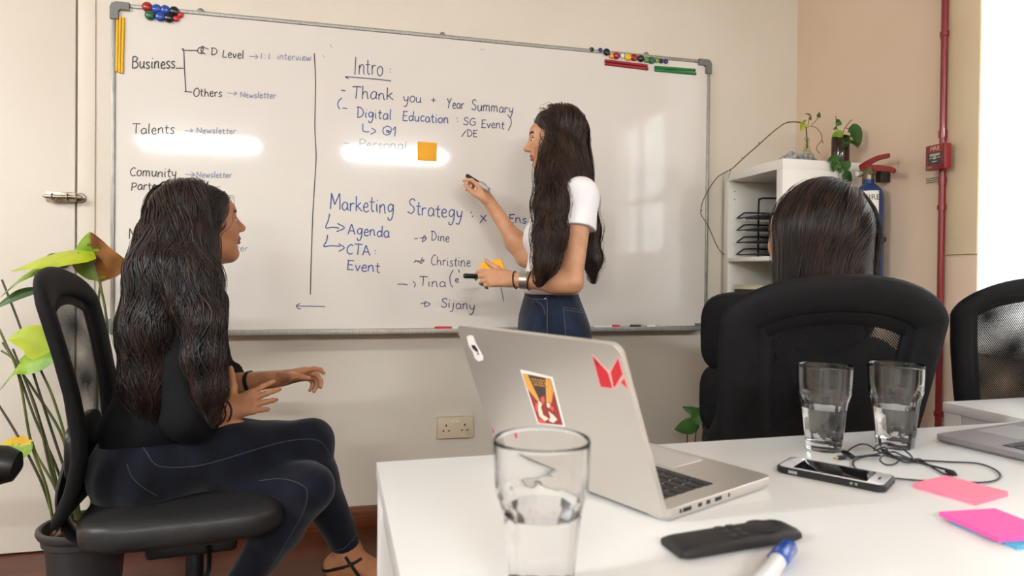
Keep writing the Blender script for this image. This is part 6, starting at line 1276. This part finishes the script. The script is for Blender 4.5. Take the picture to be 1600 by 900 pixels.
# hair
H = Body(); H.ell(hc + RA @ np.array((-.020, 0, .042)), (.102, .086, .080), RA, .03); H.cut(hc + RA @ np.array((.104, 0, -.036)), (.064, .064, .092), RA, .01)
H.chain([a(284, 330, 1.77), a(272, 380, 1.72), a(257, 430, 1.675), a(243, 515, 1.655), a(240, 595, 1.66), a(244, 655, 1.66)], [.080, .084, .082, .078, .070, .030], .03); H.cone(a(285, 420, 1.64), a(290, 480, 1.60), .05, .03, .03)
H.cone(hc + RA @ np.array((.040, -.066, .062)), hc + RA @ np.array((.022, -.082, .004)), .020, .018, .02)
H.chain([a(306, 330, 1.745), a(302, 385, 1.70), a(311, 440, 1.655), a(319, 500, 1.60), a(320, 560, 1.585), a(328, 610, 1.585), a(335, 655, 1.585)], [.046, .047, .046, .040, .036, .029, .010], .03)
H.chain([a(312, 340, 1.86), a(300, 420, 1.86), a(270, 500, 1.83)], [.05, .05, .05], .03)
nzh = folds(.006, 60, 5); V, Q = H.mesh(.005, -.004, (), lambda P: nzh(P*np.array((1, 1, .3)))); V = smooth_mesh(V, Q, 1)
hair = link_arrays('hair', V, Q, M_HA, root)
fwA = RA[:, 0]
def flowA(P, s): 
    loc = (P - hc) @ RA; k = np.clip((loc[:, 0] + .01)/.05, 0, 1)*np.clip((loc[:, 2] + .05)/.05, 0, 1); sd = np.sign(loc[:, 1])[:, None]*RA[:, 1]*(.9*np.exp(-s/.05)); return -fwA*k[:, None]*1.2 + sd
rt_ = on_surface(H, roots_on_cap(760, hc + RA @ np.array((-.034, 0, .036)), RA, 21, -.35, .55))
hair_all(H, V, Q, rt_, flowA, M_HA, hair, 52, .0145, .70, (.017, .20), 4, 1500, 260, .0030, face_ban(hc, RA, .98))

# ---- woman writing at the board -------------------------------------------
pel = a(863, 508, 2.43); fB = unit((-.97, .24, 0)); lB = unit(np.cross((0, 0, 1), fB)); root = thing('person', 'standing woman in white tee and jeans writing at the whiteboard', 'person', (pel[0], pel[1], 0))
hc = a(868, 219, 2.43); RB = frame_of((-.93, .36, -.07)); B = Body(); w = head(B, hc, RB, 1.0)
neck = a(882, 287, 2.43); shL, shR = a(907, 307, 2.275), a(872, 305, 2.56); chest = a(870, 365, 2.42); waist = a(861, 440, 2.43)
elL, wrL = a(893, 441, 2.215), a(800, 437, 2.27); elR, wrR = a(822, 402, 2.53), a(765, 316, 2.545)
nb = hc + RB @ np.array((-.016, 0, -.07)); B.cone(nb, neck, .050, .054, .025)
tor = Body(); tor.cone(neck, (shR + shL)/2, .055, .065, .04); tor.cone(shR, shL, .052, .052, .04); tor.ell(chest, (.088, .145, .12), frame_of(fB), .05); tor.cone(chest, waist, .088, .082, .05, (lB, 1.45)); tor.cone(waist, pel, .082, .105, .05, (lB, 1.45))
for s_ in (1, -1): tor.ell(chest + fB*.062 + lB*.065*s_ + (0, 0, -.02), (.052, .056, .052), k=.035)
B.p += tor.p; B.cone(shL, elL, .046, .037, .02); B.cone(elL, wrL, .037, .0245, .02); B.ell(elL + (wrL - elL)*.25, (.041, .038, .038), k=.03); B.cone(shR, elR, .044, .036, .02); B.cone(elR, wrR, .037, .0245, .02); B.ell(elR + (wrR - elR)*.28, (.038, .038, .04), k=.03)
hb = hand(B, wrL, cs_(-1, .08, -.02), cs_(-.05, -.35, .9), 1, [(.25, .55, .4), (.35, .65, .5), (.55, .8, .6), (.6, .9, .6)], ((.75, .55, .2), (.85, .5, .1), (.75, .65, .1)), .95, .03)
hr = hand(B, wrR, cs_(-.46, .88, -.06), cs_(-.80, -.40, .42), -1, [(.42, .62, .3), (.85, 1.0, .5), (1.1, 1.15, .6), (1.2, 1.2, .6)], ((.80, .42, .42), (.95, .10, .35), (.95, -.05, .3)), .95, .03)
pelv = Body(); pelv.ell(pel, (.112, .165, .12), frame_of(fB), .05); pelv.ell(pel - fB*.045 + lB*.07 + (0, 0, -.05), (.088, .085, .085), k=.05); pelv.ell(pel - fB*.045 - lB*.07 + (0, 0, -.05), (.088, .085, .085), k=.05)
legs = Body(); ft = []
for s_, dx in ((1, .02), (-1, -.03)):
    hp = pel + lB*.085*s_ + (0, 0, -.06); kn = np.array((pel[0], pel[1], .47)) + lB*.09*s_ + fB*(.03 + dx); an_ = np.array((pel[0], pel[1], .10)) + lB*.095*s_ + fB*(-.02 + dx); legs.cone(hp, hp + (kn - hp)*.5, .088, .074, .04); legs.cone(hp + (kn - hp)*.5, kn, .074, .053, .03); cf = kn + (an_ - kn)*.33 - fB*.018; legs.cone(kn, cf, .052, .054, .03); legs.cone(cf, an_, .054, .036, .03); ft.append(an_)
B.p += pelv.p + legs.p
FW = [foot(B, an_, fB, (0, 0, 1), 1.0) for an_ in ft]
V, Q = B.mesh(.0036); mi = face_mats(V, Q, hc, RB, 1.0); link_arrays('body', V, Q, [M_SKB, mat('lip rose', (176, 96, 84), .4), M_EYEW, M_IRIS, M_BROW], root, mi)
J = Body(); J.p += pelv.p + legs.p; J.cone(waist, pel, .084, .106, .05, (lB, 1.45)); nz = folds(.0016, 60, 4); wl = a(860, 459, 2.43)
V, Q = J.mesh(.0045, .006, [(wl, (.0, 0, 1)), (ft[0] + (0, 0, .02), (0, 0, -1)), (ft[1] + (0, 0, .02), (0, 0, -1))], lambda P: nz(P)); jeans = link_arrays('jeans', V, Q, M_JEB, root); bj = bvh_of(V, Q)
for pts in ([(854, 462), (855, 480), (855, 500), (855, 522)],): seam(bj, pts, jeans, M_STITCH, .0009, 'seam_stitching')
for pts in ([(815, 462), (832, 467), (850, 468)], [(880, 480), (895, 482), (910, 485)], [(880, 484), (895, 486), (911, 489)], [(880, 480), (882, 500), (884, 526)], [(838, 470), (848, 478), (852, 492)]): seam(bj, pts, jeans, M_STITCH, .0007, 'pocket_stitching')
rv = on_cloth(bj, [(852, 467)])
if rv: MB().ell(rv[0], (.0045,)*3).build('rivet', M_RIVET, jeans)
S = Body(); hm = a(860, 451, 2.43); S.clipped(tor.p, (hm, (0, 0, -1))); slv = shL + (elL - shL)*.36; slr = shR + (elR - shR)*.36
Sa = Body().cone(shL + (0, 0, .004), slv + (elL - shL)*.3, .053, .060, .03); S.clipped(Sa.p, (slv, elL - shL)); Sa = Body().cone(shR, slr + (elR - shR)*.3, .053, .058, .03); S.clipped(Sa.p, (slr, elR - shR)); nz2 = folds(.0022, 50, 6); 
nkd = unit(nb - neck); V, Q = S.mesh(.0045, .007, [lambda P: -(np.linalg.norm((P - neck) - ((P - neck) @ nkd)[..., None]*nkd, axis=-1) - .062) - 9*((P - neck) @ nkd < -.03)], lambda P: nz2(P))
# sleeve ends: trim what lies past each hem plane around the arms
def trim(V, Q, p0, d, R): c = V[Q].mean(1) - p0; s_ = c @ d; return ~((s_ > 0) & (np.linalg.norm(c - s_[:, None]*d, axis=1) < R))
dl, dr = unit(elL - shL), unit(elR - shR); k_ = trim(V, Q, slv, dl, .062) if False else np.ones(len(Q), bool)
SL = Body(); SL.p += S.p
tee = link_arrays('tee_shirt', V, Q[k_], M_TEE, root)
dl = unit(wrL - elL); ringband(root, B, wrL - dl*.045, dl, .05, .002, M_SILVERB, 'cuff_bracelet', .0012, wide=.013); ringband(root, B, wrL - dl*.066, dl + np.array((.1, 0, .12)), .05, .0022, M_BAND, 'hair_tie', .004); ringband(root, B, wrL - dl*.012, dl + np.array((.1, 0, -.12)), .05, .0022, M_BAND, 'hair_tie', .003)
for W_, f, l, u_ in FW: 
    P = [(-.06, .02), (-.03, .033), (.05, .036), (.12, .043), (.17, .036), (.19, .014)]; MB().prism(([(x, h) for x, h in P] + [(x, -h) for x, h in P[::-1]])[::-1], W_(0, 0, -.0975), f, l, u_, .018).build('shoe_sole', M_SANDAL, root)
H = Body(); H.ell(hc + RB @ np.array((-.018, 0, .046)), (.102, .088, .086), RB, .03); H.cut(hc + RB @ np.array((.106, 0, -.036)), (.064, .064, .092), RB, .01)
H.cone(hc + RB @ np.array((.038, .060, .066)), hc + RB @ np.array((.016, .078, .010)), .022, .022, .02); H.cone(hc + RB @ np.array((.016, .078, .010)), hc + RB @ np.array((.008, .080, -.06)), .022, .024, .02)
H.chain([a(866, 232, 2.36), a(865, 272, 2.31), a(862, 320, 2.24), a(858, 370, 2.19), a(852, 410, 2.17), a(842, 437, 2.165)], [.056, .057, .054, .046, .030, .008], .03)
H.chain([a(886, 215, 2.45), a(895, 262, 2.46), a(912, 310, 2.46), a(922, 360, 2.44), a(927, 405, 2.43), a(928, 432, 2.43)], [.078, .068, .045, .033, .027, .010], .03)
H.chain([a(880, 240, 2.36), a(896, 290, 2.33), a(915, 318, 2.36)], [.06, .04, .018], .03)
nzh = folds(.006, 60, 15); V, Q = H.mesh(.005, -.004, (), lambda P: nzh(P*np.array((1, 1, .3)))); hair = link_arrays('hair', V, Q, M_HB, root); fw_ = RB[:, 0]
def flowB(P, s):
    loc = (P - hc) @ RB; k = np.clip((loc[:, 0] + .01)/.05, 0, 1)*np.clip((loc[:, 2] + .05)/.05, 0, 1); sd = np.sign(loc[:, 1])[:, None]*RB[:, 1]*(.9*np.exp(-s/.05)); return -fw_*k[:, None]*1.1 + sd
rt_ = on_surface(H, roots_on_cap(700, hc + RB @ np.array((-.034, 0, .036)), RB, 31, -.35, .55))
hair_all(H, V, Q, rt_, flowB, M_HB, hair, 50, .0145, .68, (.014, .20), 14, 1500, 600, .0026, face_ban(hc, RB), .018)
# what she holds
tip, tail = a(729, 274, 2.555), a(757, 292, 2.505); tail = tip + (tail - tip)*1.25
marker(tail, tip, .0085, M_PLB, M_PLG, 'black marker held against the board by the standing woman', capf=.45)
pq = [a(749, 413, 2.33), a(783, 405, 2.31), a(796, 434, 2.29), a(768, 440, 2.31)]
pad(pq, .010, M_ORANGE, 'sticky_note_pad', 'orange sticky note pad held in the left hand of the standing woman', 'sticky notes', unit(np.cross(pq[1] - pq[0], pq[3] - pq[0]))*-1)
e0, e1 = a(725, 431, 2.25), a(752, 432, 2.29); marker(e0, e0 + (e1 - e0)*1.5, .0088, M_PLG, M_PLB, 'black ended marker gripped sideways in the left hand of the standing woman', capf=.5)

# ---- woman with straight hair, seen from behind -----------------------------
hd = math.radians(84); fC = np.array((math.cos(hd), math.sin(hd), 0)); lC = np.cross((0, 0, 1), fC); root = thing('person', 'seated woman with straight dark hair seen from behind in the right chair', 'person', (CH2[0], CH2[1], 0))
hc = a(1268, 371, 1.47); RC = frame_of((-.20, .98, .04)); B = Body(); w = head(B, hc, RC, 1.0)
neck = hc + np.array((0, -.01, -.155)); pel = np.array((CH2[0] - .01, CH2[1] - .075, .535)); B.cone(hc + RC @ np.array((-.012, 0, -.07)), neck, .05, .055, .025)
cS = neck + (0, .005, -.095); shL, shR = cS + lC*.140 + (0, 0, -.035), cS - lC*.140 + (0, 0, -.035); chest = cS + fC*.01 + (0, 0, -.12); tor = Body(); tor.cone(neck, cS, .052, .052, .035); tor.cone(shL, shR, .048, .048, .04); tor.ell(chest, (.090, .128, .13), frame_of(fC), .05); tor.cone(chest, pel, .095, .11, .05, (lC, 1.35))
B.p += tor.p; arms = []
for s_, sh_ in ((1, shL), (-1, shR)):
    el = sh_ + lC*.035*s_ + fC*.05 + (0, 0, -.265); wr = el + fC*.20 - lC*.075*s_ + (0, 0, -.03); B.cone(sh_, el, .044, .038, .02); B.cone(el, wr, .037, .026, .02); arms.append((sh_, el, wr)); hand(B, wr, fC*.9 - lC*.4*s_ - np.array((0, 0, .1)), (0, 0, -1), s_, [(.3, .4, .3)]*4, None, .95)
legs = Body(); ft = []
legs.ell(pel + (0, 0, -.02), (.12, .17, .10), frame_of(fC), .05)
for s_ in (1, -1):
    fL_ = np.array((math.cos(math.radians(64)), math.sin(math.radians(64)), 0)); hp = pel + lC*.085*s_ + (0, 0, -.02); kn = hp + fL_*.42 + (0, 0, -.005); an_ = np.array((kn[0], kn[1], .105)) - fL_*.06; legs.cone(hp, kn, .085, .056, .04); legs.cone(kn, an_, .055, .037, .03); ft.append(an_)
B.p += legs.p; FW = [foot(B, an_, fL_, (0, 0, 1), 1.0) for an_ in ft]
V, Q = B.mesh(.0048); mi = face_mats(V, Q, hc, RC, 1.0); link_arrays('body', V, Q, [M_SKC, mat('lip rose', (176, 96, 84), .4), M_EYEW, M_IRIS, M_BROW], root, mi)
S = Body(); S.p += tor.p
for sh_, el, wr in arms: S.cone(sh_, el, .047, .044, .03); S.cone(el, wr, .048, .036, .02)
S.cone(pel, pel + (0, 0, .05), .115, .115, .04, (lC, 1.4)); nz = folds(.003, 40, 9)
V, Q = S.mesh(.006, .008, [(pel + (0, 0, .0), (0, 0, -1)), lambda P: -(np.linalg.norm((P - neck)[..., :2], axis=-1) - .062) - 9*(P[..., 2] < neck[2] - .03)], lambda P: nz(P)); link_arrays('black_top', V, Q, M_BLOUSE, root)
V, Q = legs.mesh(.006, .007, [(ft[0] + (0, 0, .02), (0, 0, -1)), (pel + (0, 0, .05), (0, 0, 1))]); link_arrays('trousers', V, Q, M_DARKT, root)
for W_, f, l, u_ in FW:
    P = [(-.06, .02), (-.03, .033), (.05, .036), (.12, .043), (.17, .036), (.19, .014)]; MB().prism(([(x, h) for x, h in P] + [(x, -h) for x, h in P[::-1]])[::-1], W_(0, 0, -.1025), f, l, u_, .02).build('shoe_sole', M_SANDAL, root)
H = Body(); H.ell(hc + RC @ np.array((-.030, 0, .034)), (.098, .081, .094), RC, .03); H.cone(hc + RC @ np.array((-.035, .0, .0)), hc + RC @ np.array((-.040, 0, -.17)), .092, .089, .04, (lC, 1.14))
for s_ in (1, -1): H.cone(hc + RC @ np.array((.005 - .030*(s_ > 0), .072*s_, .02)), hc + RC @ np.array((.012 - .042*(s_ > 0), .086*s_, -.17)), .030, .026, .03)
V, Q = H.mesh(.005, -.003, [(hc + (0, 0, -.185), (0, 0, -1))]); hair = link_arrays('hair', V, Q, M_HC, root); fw_ = RC[:, 0]
def flowC(P, s):
    loc = (P - hc) @ RC; k = np.clip((loc[:, 0] + .01)/.05, 0, 1)*np.clip((loc[:, 2] + .05)/.05, 0, 1); sd = np.sign(loc[:, 1] + .03)[:, None]*RC[:, 1]*(1.2*np.exp(-s/.06)); return -fw_*k[:, None]*.5 + sd
rt_ = on_surface(H, roots_on_cap(900, hc + RC @ np.array((-.03, 0, .034)), RC, 41, -.2, .7))
hair_all(H, V, Q, rt_, flowC, M_HC, hair, 34, .0105, .36, (.0012, .2), 24, 2200, 160, .0017, face_ban(hc, RC))
